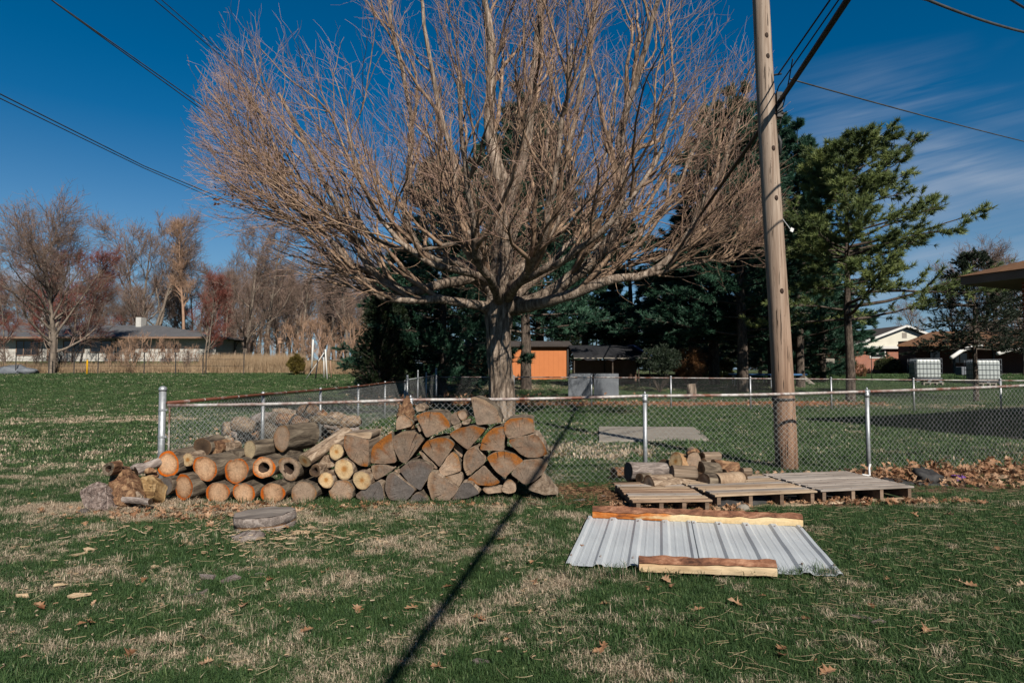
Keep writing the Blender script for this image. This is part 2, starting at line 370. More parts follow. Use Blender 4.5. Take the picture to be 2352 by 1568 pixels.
def M_metal_sheet():
    m, t = mat('painted_sheet_metal'); p = t.n('ShaderNodeTexCoord').outputs['Object']
    a = t.noise(p, 2.0, 4); b = t.noise(t.mapv(p, (14, 1, 1)), 3, 4)
    col = t.ramp(a, [(.3, (.53, .57, .61)), (.7, (.63, .67, .70))]); col = t.mix(.25, col, t.ramp(b, [(.35, .75), (.6, 1.0)]), 'MULTIPLY')
    sp_ = t.ramp(t.noise(p, 34, 2), [(.74, 0.0), (.78, 1.0)]); col = t.mix(sp_, col, (.30, .16, .08))
    finish(t, col, .42, a, .1, .003, .5); return m
sheet_metal = M_metal_sheet()
concrete = simple('concrete', [(.3, (.30, .265, .225)), (.7, (.42, .38, .33))], 3, coord='W', fine=40, bs=.3)
fabric_black = simple('black_fabric', [(.3, (.018, .018, .02)), (.7, (.05, .048, .047))], 12, rough=.7, bs=.6, bd=.02)
white_plastic = simple('white_plastic', [(.3, (.70, .70, .70)), (.7, (.8, .8, .8))], 8, rough=.4)
tote_plastic = simple('tote_plastic', [(.3, (.44, .48, .48)), (.7, (.54, .58, .57))], 2, rough=.35, bs=.1)
purple = simple('purple_card', [(.3, (.20, .06, .42)), (.7, (.30, .12, .55))], 8)
yellow_paint = simple('yellow_paint', [(.3, (.75, .38, .02)), (.7, (.85, .48, .03))], 6)
white_paint = simple('white_paint', [(.3, (.62, .60, .56)), (.7, (.76, .75, .72))], 3, coord='W', fine=20, bs=.2)
trim_white = simple('trim_white', [(.3, (.70, .69, .66)), (.7, (.8, .79, .76))], 3)
def M_lines(name, a, b, sc, axis='Z', width=.1, rough=.8):
    m, t = mat(name); tc = t.n('ShaderNodeTexCoord').outputs['Object']; s = t.n('ShaderNodeSeparateXYZ', {0: tc})
    v = t.math('FRACT', t.math('MULTIPLY', s.outputs['XYZ'.index(axis)], sc))
    n1 = t.noise(tc, 2, 4)
    col = t.mix(t.ramp(v, [(0.0, 1.0), (width, 0.0)]), t.mix(.3, a, t.ramp(n1, [(.3, .7), (.7, 1.0)]), 'MULTIPLY'), b)
    finish(t, col, rough, v, .3, .01); return m
siding = M_lines('lap_siding', (.80, .77, .66), (.45, .42, .36), 5.0)
shed_orange = M_lines('orange_panelling', (.66, .25, .11), (.36, .12, .05), 3.3, 'X', .06)
def M_brick(name, a, b, c, sc=1.0, mortar=(.5, .42, .36)):
    m, t = mat(name); tc = t.n('ShaderNodeTexCoord').outputs['Object']
    v = t.n('ShaderNodeCombineXYZ', {0: t.n('ShaderNodeSeparateXYZ', {0: tc}).outputs[0], 1: t.n('ShaderNodeSeparateXYZ', {0: tc}).outputs[2], 2: 0.0}).outputs[0]
    bk = t.n('ShaderNodeTexBrick', {'Vector': v, 'Color1': (*a, 1), 'Color2': (*b, 1), 'Mortar': (*mortar, 1), 'Scale': sc, 'Mortar Size': .012,
             'Brick Width': .24, 'Row Height': .09})
    col = t.mix(.4, bk.outputs[0], t.ramp(t.noise(tc, 1.5, 4), [(.3, .65), (.7, 1.0)]), 'MULTIPLY')
    finish(t, col, .9, bk.outputs['Fac'], -.3, .01); return m
brick_red = M_brick('red_brick', (.42, .105, .045), (.30, .07, .035), None)
brick_dark = M_brick('brown_brick', (.16, .05, .03), (.11, .035, .025), None, mortar=(.2, .16, .14))
block_white = M_brick('painted_block', (.72, .69, .64), (.64, .61, .56), None, .45, (.5, .48, .45))
def M_shingle(name, a, b):
    m, t = mat(name); tc = t.n('ShaderNodeTexCoord').outputs['Object']
    bk = t.n('ShaderNodeTexBrick', {'Vector': tc, 'Color1': (*a, 1), 'Color2': (*b, 1), 'Mortar': (a[0]*.5, a[1]*.5, a[2]*.5, 1), 'Scale': 1.0, 'Mortar Size': .01,
             'Brick Width': .3, 'Row Height': .14})
    col = t.mix(.4, bk.outputs[0], t.ramp(t.noise(tc, 1.2, 4), [(.3, .6), (.7, 1.0)]), 'MULTIPLY')
    finish(t, col, .95, bk.outputs['Fac'], -.4, .01); return m
roof_grey = M_shingle('grey_shingles', (.15, .15, .16), (.11, .11, .12))
roof_dark = M_shingle('dark_shingles', (.09, .075, .07), (.065, .055, .05))
roof_brown = M_shingle('brown_shingles', (.24, .125, .065), (.17, .09, .05))
glass_dark = simple('window_glass', [(.3, (.012, .012, .015)), (.7, (.03, .03, .035))], 2, rough=.12, bs=0, spec=.6)
soffit = simple('soffit', [(.3, (.26, .20, .16)), (.7, (.34, .27, .22))], 3)
fascia_brown = simple('fascia', [(.3, (.22, .14, .10)), (.7, (.30, .20, .15))], 3)
tarp_dark = simple('dark_tarp', [(.3, (.008, .009, .012)), (.7, (.03, .03, .035))], 9)
tarp_blue = simple('blue_tarp', [(.3, (.008, .025, .10)), (.7, (.015, .05, .20))], 5, rough=.5)
grey_panel = simple('grey_panel', [(.3, (.15, .165, .19)), (.7, (.24, .26, .29))], 3, fine=14)
dark_net = simple('dark_net', [(.3, (.03, .03, .03)), (.7, (.06, .06, .06))], 6)
blue_pad = simple('blue_pad', [(.3, (.05, .12, .25)), (.7, (.08, .18, .35))], 4)

def M_pole():
    m, t = mat('pole_wood'); tc = t.n('ShaderNodeTexCoord').outputs['Object']; v = t.mapv(tc, (1, 1, .035))
    n1 = t.noise(v, 26, 6, .6, .3); n2 = t.noise(v, 90, 4); n3 = t.noise(tc, 1.3, 3); s = t.n('ShaderNodeSeparateXYZ', {0: tc}).outputs[2]
    col = t.ramp(n1, [(.30, (.22, .15, .11)), (.5, (.43, .335, .265)), (.7, (.57, .465, .38))])
    col = t.mix(t.ramp(t.math('DIVIDE', s, 9.0), [(.03, .75), (.40, 0.0)]), col, t.mix(1.0, col, (.72, .50, .38), 'MULTIPLY'))
    col = t.mix(.4, col, t.ramp(n2, [(.3, .55), (.6, 1.0)]), 'MULTIPLY'); col = t.mix(.5, col, t.ramp(n3, [(.3, .75), (.7, 1.0)]), 'MULTIPLY')
    ck = t.ramp(t.noise(t.mapv(tc, (1, 1, .05)), 34, 3, .55), [(.34, 1.0), (.375, 0.0)]); col = t.mix(t.math('MULTIPLY', ck, .85), col, (.035, .022, .015))
    dots = t.ramp(t.n('ShaderNodeTexVoronoi', {'Vector': t.mapv(tc, (1, 1, .45)), 'Scale': 16.0}).outputs[0], [(.05, 1.0), (.08, 0.0)])
    col = t.mix(t.math('MULTIPLY', dots, .7), col, (.04, .025, .02))
    finish(t, col, .85, t.math('SUBTRACT', n1, ck), .6, .01, .2); return m
pole_wood = M_pole()

def M_needles(name, a, b, c, sc=.9, rough=.55):
    m, t = mat(name); p = t.n('ShaderNodeNewGeometry').outputs['Position']
    n1 = t.noise(p, sc, 3); n2 = t.noise(p, 9, 3)
    col = t.ramp(t.math('ADD', t.math('MULTIPLY', n1, .6), t.math('MULTIPLY', n2, .4)), [(.36, a), (.5, b), (.64, c)])
    b_ = finish(t, col, rough, spec=.3)
    tr = t.n('ShaderNodeBsdfTranslucent', {'Color': col}); ms = t.n('ShaderNodeMixShader', {0: .22, 1: b_.outputs[0], 2: tr.outputs[0]})
    out = [x for x in t.t.nodes if x.type == 'OUTPUT_MATERIAL'][0]; t.t.links.new(ms.outputs[0], out.inputs[0]); return m
needle_blue = M_needles('white_pine_needles', (.018, .060, .036), (.045, .115, .072), (.085, .19, .12))
needle_green = M_needles('yellow_pine_needles', (.075, .11, .04), (.17, .22, .08), (.32, .37, .13))
needle_spruce = M_needles('spruce_needles', (.02, .034, .022), (.036, .056, .034), (.06, .08, .045))
needle_dark = M_needles('juniper_needles', (.012, .028, .015), (.025, .05, .022), (.055, .08, .03))
shrub_yel = M_needles('golden_foliage', (.10, .075, .02), (.17, .13, .035), (.24, .19, .05))
shrub_grn = M_needles('shrub_foliage', (.03, .05, .018), (.07, .09, .03), (.13, .14, .05))
shrub_brn = M_needles('brown_shrub', (.14, .06, .025), (.24, .12, .055), (.33, .18, .09))
leaf_mat = M_needles('dead_leaves', (.18, .075, .035), (.42, .235, .135), (.68, .48, .33), 5.0, .7)

# grass colours share one dryness pattern fixed to the ground
GB = {}
def ell(t, sx, sy, cx, cy, rx, ry, nz):
    a = t.math('DIVIDE', t.math('SUBTRACT', sx, cx), rx); b = t.math('DIVIDE', t.math('SUBTRACT', sy, cy), ry)
    d = t.math('SQRT', t.math('ADD', t.math('MULTIPLY', a, a), t.math('MULTIPLY', b, b)))
    d = t.math('ADD', d, t.math('MULTIPLY_ADD', nz, 1.6, -.8))
    return t.ramp(d, [(.72, 1.0), (1.0, 0.0)])
def patches(t):
    p = t.n('ShaderNodeNewGeometry').outputs['Position']; s = t.n('ShaderNodeSeparateXYZ', {0: p}); sx, sy = s.outputs[0], s.outputs[1]
    p2 = t.n('ShaderNodeCombineXYZ', {0: sx, 1: sy, 2: 0.0}).outputs[0]
    a = t.noise(t.mapv(p2, (1, 1.3, 1)), 1.5, 4, .62, .4); b = t.noise(p2, 7.5, 3, .6, .3); c = t.noise(t.mapv(p2, (.5, 1, 1)), .30, 2)
    dry = t.math('ADD', t.math('ADD', t.math('MULTIPLY', a, .60), t.math('MULTIPLY', b, .26)), t.math('MULTIPLY', c, .14))
    dry = t.math('MULTIPLY_ADD', dry, 1.45, -.215)
    nz = t.noise(p2, 2.4, 3)
    return p2, sx, sy, dry, nz
# ------------------------------------------------------------------ ground
G_DARK, G_MID, G_LITE = (.018, .042, .012), (.045, .085, .026), (.09, .13, .045)
TAN_A, TAN_B = (.24, .175, .11), (.46, .37, .26)
def M_ground():
    m, t = mat('lawn_ground'); p2, sx, sy, dry, nz = patches(t)
    f = t.noise(p2, 34, 4, .7); g = t.noise(t.mapv(p2, (.35, 1, 1)), 9, 5, .7, .5)
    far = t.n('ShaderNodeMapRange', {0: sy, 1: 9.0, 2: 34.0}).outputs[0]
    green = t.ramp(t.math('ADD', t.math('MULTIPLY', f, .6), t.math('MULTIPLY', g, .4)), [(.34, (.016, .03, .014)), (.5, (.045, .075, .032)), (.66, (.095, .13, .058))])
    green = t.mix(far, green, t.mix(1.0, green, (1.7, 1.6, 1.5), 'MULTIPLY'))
    tanc = t.ramp(f, [(.3, (.13, .09, .055)), (.7, (.33, .26, .17))])
    k = t.math('ADD', dry, t.math('MULTIPLY_ADD', g, .26, -.13))
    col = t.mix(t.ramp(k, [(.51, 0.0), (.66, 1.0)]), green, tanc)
    # bare trodden soil, the worn tan patch on the left lawn, leaf strips behind the rear fence
    soil = t.ramp(f, [(.3, (.085, .05, .032)), (.6, (.21, .135, .088)), (.75, (.32, .22, .15))])
    for (cx, cy, rx, ry, c) in SOIL:
        col = t.mix(ell(t, sx, sy, cx, cy, rx, ry, nz), col, {'soil': soil, 'leaf': t.ramp(f, [(.3, (.16, .05, .02)), (.7, (.44, .18, .08))]),
                    'tan': t.ramp(f, [(.3, (.22, .16, .10)), (.7, (.46, .37, .25))]), 'brown': t.ramp(f, [(.3, (.10, .07, .03)), (.7, (.26, .17, .085))])}[c])
    rough_edge = t.ramp(t.math('ADD', sy, t.math('MULTIPLY', nz, 5.0)), [(0.0, 0.0), (1.0, 0.0)])
    finish(t, col, .95, t.math('ADD', f, g), .9, .04, .1); return m
SOIL = [(.78, 7.05, .62, .42, 'soil'), (2.7, 6.75, 2.2, .45, 'soil'), (5.0, 7.55, 1.5, .5, 'soil'), (7.2, 8.3, 2.0, .6, 'soil'), (1.2, 10.8, 1.5, 1.2, 'brown'),
        (-11.4, 17.6, 2.8, 1.2, 'tan'), (-1.3, 23.5, 5.5, 1.6, 'leaf'), (5.0, 23.4, 4.5, 1.1, 'leaf'), (10.5, 23.6, 4.4, 1.0, 'leaf'), (16, 22.0, 4.5, .9, 'brown'),
        (-4.5, 13.0, 2.2, 1.3, 'brown'), (-30, 51, 45, 3.2, 'tan'), (5, 33, 12, 3, 'brown'), (-3.6, 6.3, 1.6, .5, 'brown')]
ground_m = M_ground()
def axis(a, b, step0, grow_, n=400):
    out = [0.0]; s = step0
    while out[-1] < b: out.append(out[-1]+s); s *= grow_
    o2 = [0.0]; s = step0
    while o2[-1] > a: o2.append(o2[-1]-s); s *= grow_
    return sorted(set(o2+out))
xs = axis(-420, 420, .28, 1.045); ys = [y-6 for y in axis(0, 700, .28, 1.028)]
V = [(x, y, tz(x, y)) for y in ys for x in xs]; nx = len(xs)
Fq = [(j*nx+i, j*nx+i+1, (j+1)*nx+i+1, (j+1)*nx+i) for j in range(len(ys)-1) for i in range(nx-1)]
ground = obj('ground', new_mesh('ground', V, Fq, ground_m, smooth=True)); ground['kind'] = 'structure'

# ------------------------------------------------------------------ grass tufts
def M_blades():
    m, t = mat('grass_blades'); p2, sx, sy, dry, nz = patches(t)
    r = t.n('ShaderNodeObjectInfo').outputs['Random']; r2 = t.n('ShaderNodeAttribute', attribute_name='br').outputs['Fac']
    hgt = t.n('ShaderNodeAttribute', attribute_name='bt').outputs['Fac']
    k = t.math('ADD', dry, t.math('ADD', t.math('MULTIPLY_ADD', r, .10, -.05), t.math('MULTIPLY_ADD', r2, .17, -.085)))
    green = t.ramp(t.math('ADD', t.math('MULTIPLY', r2, .55), t.math('MULTIPLY', r, .45)), [(.15, (.032, .070, .025)), (.55, (.072, .134, .048)), (.9, (.155, .22, .088))])
    tanc = t.ramp(r2, [(.1, (.30, .225, .155)), (.9, (.76, .63, .48))])
    for (cx, cy, rx, ry, c) in SOIL:
        if c in ('tan', 'brown'): k = t.math('ADD', k, t.math('MULTIPLY', ell(t, sx, sy, cx, cy, rx, ry, nz), .15))
    right = t.n('ShaderNodeMapRange', {0: sx, 1: .2, 2: 2.2, 3: 0.0, 4: -.07}).outputs[0]
    k = t.math('ADD', t.math('ADD', k, right), t.n('ShaderNodeMapRange', {0: sy, 1: 9.0, 2: 26.0, 3: 0.0, 4: -.085}).outputs[0])
    col = t.mix(t.ramp(k, [(.55, 0.0), (.625, 1.0)]), green, tanc)
    b = finish(t, col, .6, spec=.2)
    tr = t.n('ShaderNodeBsdfTranslucent', {'Color': col}); ms = t.n('ShaderNodeMixShader', {0: .25, 1: b.outputs[0], 2: tr.outputs[0]})
    out = [x for x in t.t.nodes if x.type == 'OUTPUT_MATERIAL'][0]; t.t.links.new(ms.outputs[0], out.inputs[0]); return m
blade_m = M_blades()
def tuft(name, n, h, spread, w, seed, lean=.5, mat_=None):
    r_ = np.random.RandomState(seed); v, f, br, bt = [], [], [], []
    for i in range(n):
        a = r_.uniform(0, 6.28); q = spread*math.sqrt(r_.uniform()); x, y = q*math.cos(a), q*math.sin(a)
        d = r_.uniform(0, 6.28); L = h*r_.uniform(.45, 1.15); ln = L*r_.uniform(.1, 1)*lean; ww = w*r_.uniform(.6, 1.2)
        px_, py_ = -math.sin(d)*ww, math.cos(d)*ww; b = len(v)
        m1 = (x+math.cos(d)*ln*.35, y+math.sin(d)*ln*.35, L*.55)
        v += [(x-px_, y-py_, -.01), (x+px_, y+py_, -.01), (m1[0]+px_*.8, m1[1]+py_*.8, m1[2]), (m1[0]-px_*.8, m1[1]-py_*.8, m1[2]),
              (x+math.cos(d)*ln, y+math.sin(d)*ln, L*(1-.35*ln/L))]
        f += [(b, b+1, b+2, b+3), (b+3, b+2, b+4)]; br += [r_.uniform()]*5; bt += [0, 0, .5, .5, 1]
    me = new_mesh(name, v, f, mat_ or blade_m)
    for nm, arr in (('br', br), ('bt', bt)):
        a = me.attributes.new(nm, 'FLOAT', 'POINT'); a.data.foreach_set('value', np.array(arr, dtype=np.float32))
    return bpy.data.objects.new(name, me)
def scatter(name, pts, rots, scl, sources, label, cat):
    """one object of stuff: instances of the sources on fixed points"""
    me = bpy.data.meshes.new(name); me.vertices.add(len(pts)); me.vertices.foreach_set('co', pts.astype(np.float32).ravel())
    for nm, arr, ty in (('rz', rots, 'FLOAT_VECTOR'), ('sc', scl, 'FLOAT_VECTOR')):
        a = me.attributes.new(nm, ty, 'POINT'); a.data.foreach_set('vector', arr.astype(np.float32).ravel())
    o = obj(name, me); tag(o, label, cat, kind='stuff')
    ng = bpy.data.node_groups.new(name, 'GeometryNodeTree')
    ng.interface.new_socket('Geometry', in_out='INPUT', socket_type='NodeSocketGeometry'); ng.interface.new_socket('Geometry', in_out='OUTPUT', socket_type='NodeSocketGeometry')
    N, L = ng.nodes, ng.links
    gi, go = N.new('NodeGroupInput'), N.new('NodeGroupOutput'); ip = N.new('GeometryNodeInstanceOnPoints'); gg = N.new('GeometryNodeGeometryToInstance')
    for s in reversed(sources):
        oi = N.new('GeometryNodeObjectInfo'); oi.inputs['Object'].default_value = s; oi.inputs['As Instance'].default_value = True
        L.new(oi.outputs['Geometry'], gg.inputs[0])
    for nm, sock in (('rz', 'Rotation'), ('sc', 'Scale')):
        na = N.new('GeometryNodeInputNamedAttribute'); na.data_type = 'FLOAT_VECTOR'; na.inputs['Name'].default_value = nm
        L.new(na.outputs['Attribute'], ip.inputs[sock])
    ip.inputs['Pick Instance'].default_value = True
    L.new(gi.outputs[0], ip.inputs['Points']); L.new(gg.outputs[0], ip.inputs['Instance']); L.new(ip.outputs[0], go.inputs[0])
    o.modifiers.new('scatter', 'NODES').node_group = ng
    return o
def lawn_points(n, y0, y1, pw, wide=1.0):
    """points inside the widened view wedge, denser near the camera"""
    q = rs.uniform(0, 1, n); y = (y0**pw+(y1**pw-y0**pw)*q)**(1/pw); x = rs.uniform(-.9, .9, n)*y*wide
    return x, y
def clear(x, y, boxes):
    k = np.ones(len(x), bool)
    for (cx, cy, rx, ry, rot) in boxes:
        c_, s_ = math.cos(rot), math.sin(rot); a = ((x-cx)*c_+(y-cy)*s_)/rx; b = (-(x-cx)*s_+(y-cy)*c_)/ry
        k &= ~((np.abs(a) < 1) & (np.abs(b) < 1))
    return k
def elk(x, y, e, f=.85): return ((x-e[0])/(e[2]*f))**2+((y-e[1])/(e[3]*f))**2 < 1
BARE = [(-2.1, 7.0, 1.75, .26, 0), (2.9, 7.25, 1.65, .55, .08)]
QUADS = [[gp(1300, 1300), gp(1935, 1325), gp(1840, 1200), gp(1352, 1180)], [gp(1376, 1017), gp(1628, 1013), gp(1594, 984), gp(1375, 983)]]
def inside(x, y, Q):
    k = np.ones(len(x), bool)
    for i in range(4): a, b = Q[i], Q[(i+1) % 4]; k &= ((b.x-a.x)*(y-a.y)-(b.y-a.y)*(x-a.x)) > 0
    return k
def grass_layer(name, n, y0, y1, pw, tufts, smin, smax, label):
    x, y = lawn_points(n, y0, y1, pw)
    k = clear(x, y, BARE)
    for Q in QUADS: k &= ~inside(x, y, Q)
    for e in SOIL:
        if e[4] in ('soil', 'leaf'): k &= ~(elk(x, y, e) & (rs.uniform(0, 1, n) < .85))
    x, y = x[k], y[k]; z = np.array([tz(a, b) for a, b in zip(x, y)]); m = len(x)
    s = rs.uniform(smin, smax, (m, 1)); pat = np.array([noise.noise(Vector((a*1.3, b*1.3, 3))) for a, b in zip(x, y)])[:, None]
    s = s*(1+.45*pat)
    scatter(name, np.stack([x, y, z], 1), np.stack([rs.uniform(-.12, .12, m), rs.uniform(-.12, .12, m), rs.uniform(0, 6.28, m)], 1),
            np.concatenate([s, s, s*rs.uniform(.7, 1.25, (m, 1))], 1), tufts, label, 'grass')
near_t = [tuft('tuft', 40, .042, .05, .0018, 1, 1.2), tuft('tuft', 36, .038, .055, .002, 2, 1.5), tuft('tuft', 30, .055, .04, .0017, 3, 1.0), tuft('tuft', 44, .028, .06, .002, 4, 1.7)]
grass_layer('lawn_grass', 52000, 2.3, 9.5, 1.35, near_t, .75, 1.25, 'short mixed green and straw coloured grass of the near lawn')
far_t = [tuft('tuft', 26, .055, .13, .006, 6, 1.0), tuft('tuft', 26, .045, .15, .007, 7, 1.3)]
grass_layer('yard_grass', 42000, 8.5, 34, 1.25, far_t, .8, 1.4, 'green grass of the yard and the open lawn beyond the fence')
grass_layer('far_lawn_grass', 26000, 33, 50, 1.0, far_t, 1.4, 2.2, 'smooth green grass of the far end of the open lawn')
tall_t = [tuft('tuft', 12, .12, .035, .0024, 9, .8)]
xx, yy, zs = [], [], []
for (a, b, c, d, n) in [(-3.6, -.1, 6.5, 6.68, 260), (-.2, .9, 6.45, 6.85, 160), (.35, 2.25, 4.22, 4.34, 230), (-2.9, -2.3, 4.95, 5.2, 60), (.6, 7, 7.75, 8.1, 260), (2.75, 3.0, 4.2, 5.6, 60)]:
    xx += list(rs.uniform(a, b, n)); yy += list(rs.uniform(c, d, n))
zz_ = [tz(a, b) for a, b in zip(xx, yy)]; m = len(xx)
scatter('long_grass', np.stack([xx, yy, zz_], 1), np.stack([np.zeros(m), np.zeros(m), rs.uniform(0, 6.28, m)], 1), np.repeat(rs.uniform(.45, 1.05, (m, 1)), 3, 1), tall_t,
        'longer unmown grass at the foot of the woodpile, fence and metal sheet', 'grass')

# ------------------------------------------------------------------ chain link fences
def fence_mesh(pts, zb, zt, pitch=.062, r=.0022, step=None):
    """woven wire between the corner points pts (x, y); zb/zt give bottom and top heights for (x, y)"""
    P = [Vector((p[0], p[1])) for p in pts]; seg = [(P[i+1]-P[i]).length for i in range(len(P)-1)]; tot = sum(seg)
    def xy(s):
        s = min(max(s, 0), tot-1e-6); i = 0
        while s > seg[i]: s -= seg[i]; i += 1
        return P[i].lerp(P[i+1], s/seg[i])
    n = int(tot/pitch); paths = []
    rows = 31 if pitch < .07 else 21
    for i in range(n):
        pp = []
        for k in range(rows):
            ph = (k+i) % 2; s = (i+ph)*pitch
            q = xy(s); b, tp = zb(q.x, q.y), zt(q.x, q.y)
            off = .004 if (k % 2) else -.004
            pp.append((q.x, q.y+off, b+(tp-b)*k/(rows-1)))
        paths.append(pp)
    A = np.array(paths); return tubes(A, np.full(A.shape[:2], r), 3)
def round_post(x, y, z0, z1, r, t, name='post', cap=True, m=None):
    mb = MB(); mb.tube([(x, y, z0), (x, y, z1)], r, 12)
    o = part(name, mb, m or galv, t, True, world=True)
    if cap:
        c = MB(); c.tube([(x, y, z1), (x, y, z1+.02), (x, y, z1+.045), (x, y, z1+.055)], [r*1.18, r*1.18, r*.9, r*.35], 12); part('post_cap', c, galv, o, True, world=False, loc=(0, 0, 0)) if False else None
        cc = part('post_cap', c, galv, t, True, world=True); cc.parent = o
    return o
def band(x, y, z, r, t):
    mb = MB(); mb.tube([(x, y, z-.012), (x, y, z+.012)], r*1.12, 12); mb.box(x+r*.9, x+r*1.5, y-.008, y+.008, z-.012, z+.012); return part('tension_band', mb, galv, t, world=True)

FR = [at(385, 931, 7.30), at(943, 918, 7.52), at(1481, 909, 7.80), at(1991, 899, 8.30), at(2500, 877, 9.35), at(3000, 862, 10.6)]
tf = thing('chain_link_fence', 'galvanised chain link fence with rusty top rail running right behind the woodpile', 'fence', (FR[0].x, FR[0].y, 0))
def interp(pts, x):
    for a, b in zip(pts, pts[1:]):
        if x <= b.x: return a.z+(b.z-a.z)*(x-a.x)/(b.x-a.x)
    return pts[-1].z
rail = MB()
path = []
for a, b in zip(FR, FR[1:]):
    for k in range(8): path.append(a.lerp(b, k/8)+Vector((0, 0, -.012*math.sin(math.pi*k/8))))
path.append(FR[-1]); rail.tube(path, .0195, 10); part('top_rail', rail, rust_rail, tf, True, world=True)
v, f = fence_mesh([(p.x+.03, p.y+.03) for p in FR], lambda x, y: -.03+.02*sstep(3, 6, x), lambda x, y: interp(FR, x)-.005, .0375)
me = new_mesh('woven_wire', v-np.array([FR[0].x, FR[0].y, 0]), f, galv_wire); obj('woven_wire', me, tf)['kind'] = 'stuff'
c0 = FR[0]
round_post(c0.x-.06, c0.y, -.2, at(385, 897, 7.3).z, .038, tf, 'corner_post')
for z in (.28, .62, .93): band(c0.x-.06, c0.y, z, .038, tf)
tb = MB(); tb.bar((c0.x+.025, c0.y, -.02), (c0.x+.025, c0.y, .97), .018, .008); part('tension_bar', tb, rust_rail, tf, world=True)
for p in FR[1:]:
    round_post(p.x+.0, p.y-.035 if False else p.y, -.2, p.z-.045, .026, tf, 'post')
    lc = MB(); lc.tube([(p.x, p.y, p.z-.075), (p.x, p.y, p.z-.02)], .031, 12); lc.tube([(p.x-.035, p.y, p.z), (p.x+.035, p.y, p.z)], .025, 12)
    lc.tube([(p.x, p.y, p.z+.018), (p.x, p.y, p.z+.04), (p.x, p.y, p.z+.06)], [.016, .013, .004], 8); part('loop_cap', lc, galv, tf, True, world=True)
for k, (a, b) in enumerate(zip(FR, FR[1:])):
    for q in (.2, .45, .72):
        p = a.lerp(b, q); tw = MB(); tw.tube([(p.x+.022*math.cos(i*.9)*0+.003*i, p.y+.023*math.cos(i*1.05), p.z+.023*math.sin(i*1.05)) for i in range(7)], .002, 4); part('tie_wire', tw, galv_wire, tf, world=True)

# side fence
u0 = Vector((FR[0].x, FR[0].y)); du = Vector((.119, 2.57)); SF = [u0+du*k for k in range(6)]
def sz(x, y): return tz(x, y)+.99+.0*y
ts = thing('chain_link_fence', 'chain link fence with dark rusty rail running back from the front corner post', 'fence', (SF[0].x, SF[0].y, 0))
r_ = MB(); r_.tube([(p.x, p.y, sz(p.x, p.y)+.02) for p in SF], .021, 8); part('top_rail', r_, rust_rail2, ts, True, world=True)
v, f = fence_mesh([(p.x, p.y) for p in SF], lambda x, y: tz(x, y), lambda x, y: sz(x, y)+.01, .045, .0024)
obj('woven_wire', new_mesh('woven_wire', v-np.array([SF[0].x, SF[0].y, 0]), f, galv_wire), ts)['kind'] = 'stuff'
for p in SF[1:]:
    z = sz(p.x, p.y); round_post(p.x-.03, p.y, tz(p.x, p.y)-.1, z+.01, .027, ts, 'post')
    for q in (.35, .7):
        w_ = p-du*q; tw = MB(); zz1 = sz(w_.x, w_.y)+.02; tw.tube([(w_.x+.026*math.cos(i), w_.y+.002*i, zz1+.026*math.sin(i)+(.02 if i == 6 else 0)) for i in range(7)], .0028, 4); part('tie_wire', tw, galv_wire, ts, world=True)
# gate between the two fences
g0 = SF[-1]; g1 = Vector((-2.86, 23.6))
tg = thing('fence_gate', 'narrow chain link gate between the side fence and the rear fence', 'gate', (g0.x, g0.y, 0))
for q in (0.04, .36, .64, 1.0):
    p = g0.lerp(g1, q); round_post(p.x, p.y, tz(p.x, p.y)-.1, tz(p.x, p.y)+(1.28 if q in (1.0, .36) else 1.16), .035 if q in (.04, 1.0) else .024, tg, 'gate_post', True)
gm = MB(); a, b = g0.lerp(g1, .06), g0.lerp(g1, .98)
for h in (.08, 1.06): gm.tube([(a.x, a.y, tz(a.x, a.y)+h), (b.x, b.y, tz(b.x, b.y)+h)], .02, 8)
part('gate_frame', gm, galv, tg, True, world=True)
v, f = fence_mesh([(g0.x, g0.y), (g1.x, g1.y)], lambda x, y: tz(x, y)+.05, lambda x, y: tz(x, y)+1.05, .045, .0026)
obj('woven_wire', new_mesh('woven_wire', v-np.array([g0.x, g0.y, 0]), f, galv_wire), tg)['kind'] = 'stuff'
# rear fence
BPX = [(1003, 22.9), (1180, 22.6), (1358, 22.2), (1540, 21.9), (1722, 21.5), (1907, 21.1), (2096, 20.6), (2295, 20.2), (2500, 19.9), (2720, 19.6), (2950, 19.3)]
BF = [Vector((at(px, 848, Y).x, Y)) for px, Y in BPX]
trf = thing('chain_link_fence', 'low chain link fence with thin rail along the far side of the yard', 'fence', (BF[0].x, BF[0].y, 0))
def bz(x, y): return 1.12-.018*sstep(0, 20, x)*5
r_ = MB(); r_.tube([(p.x, p.y, bz(p.x, p.y)) for p in BF], .019, 8); part('top_rail', r_, rust_rail, trf, True, world=True)
v, f = fence_mesh([(p.x, p.y) for p in BF], lambda x, y: tz(x, y), lambda x, y: bz(x, y), .055, .0026)
obj('woven_wire', new_mesh('woven_wire', v-np.array([BF[0].x, BF[0].y, 0]), f, galv_wire), trf)['kind'] = 'stuff'
for p in BF: round_post(p.x, p.y-.03, tz(p.x, p.y)-.1, bz(p.x, p.y)+.02, .028, trf, 'post')
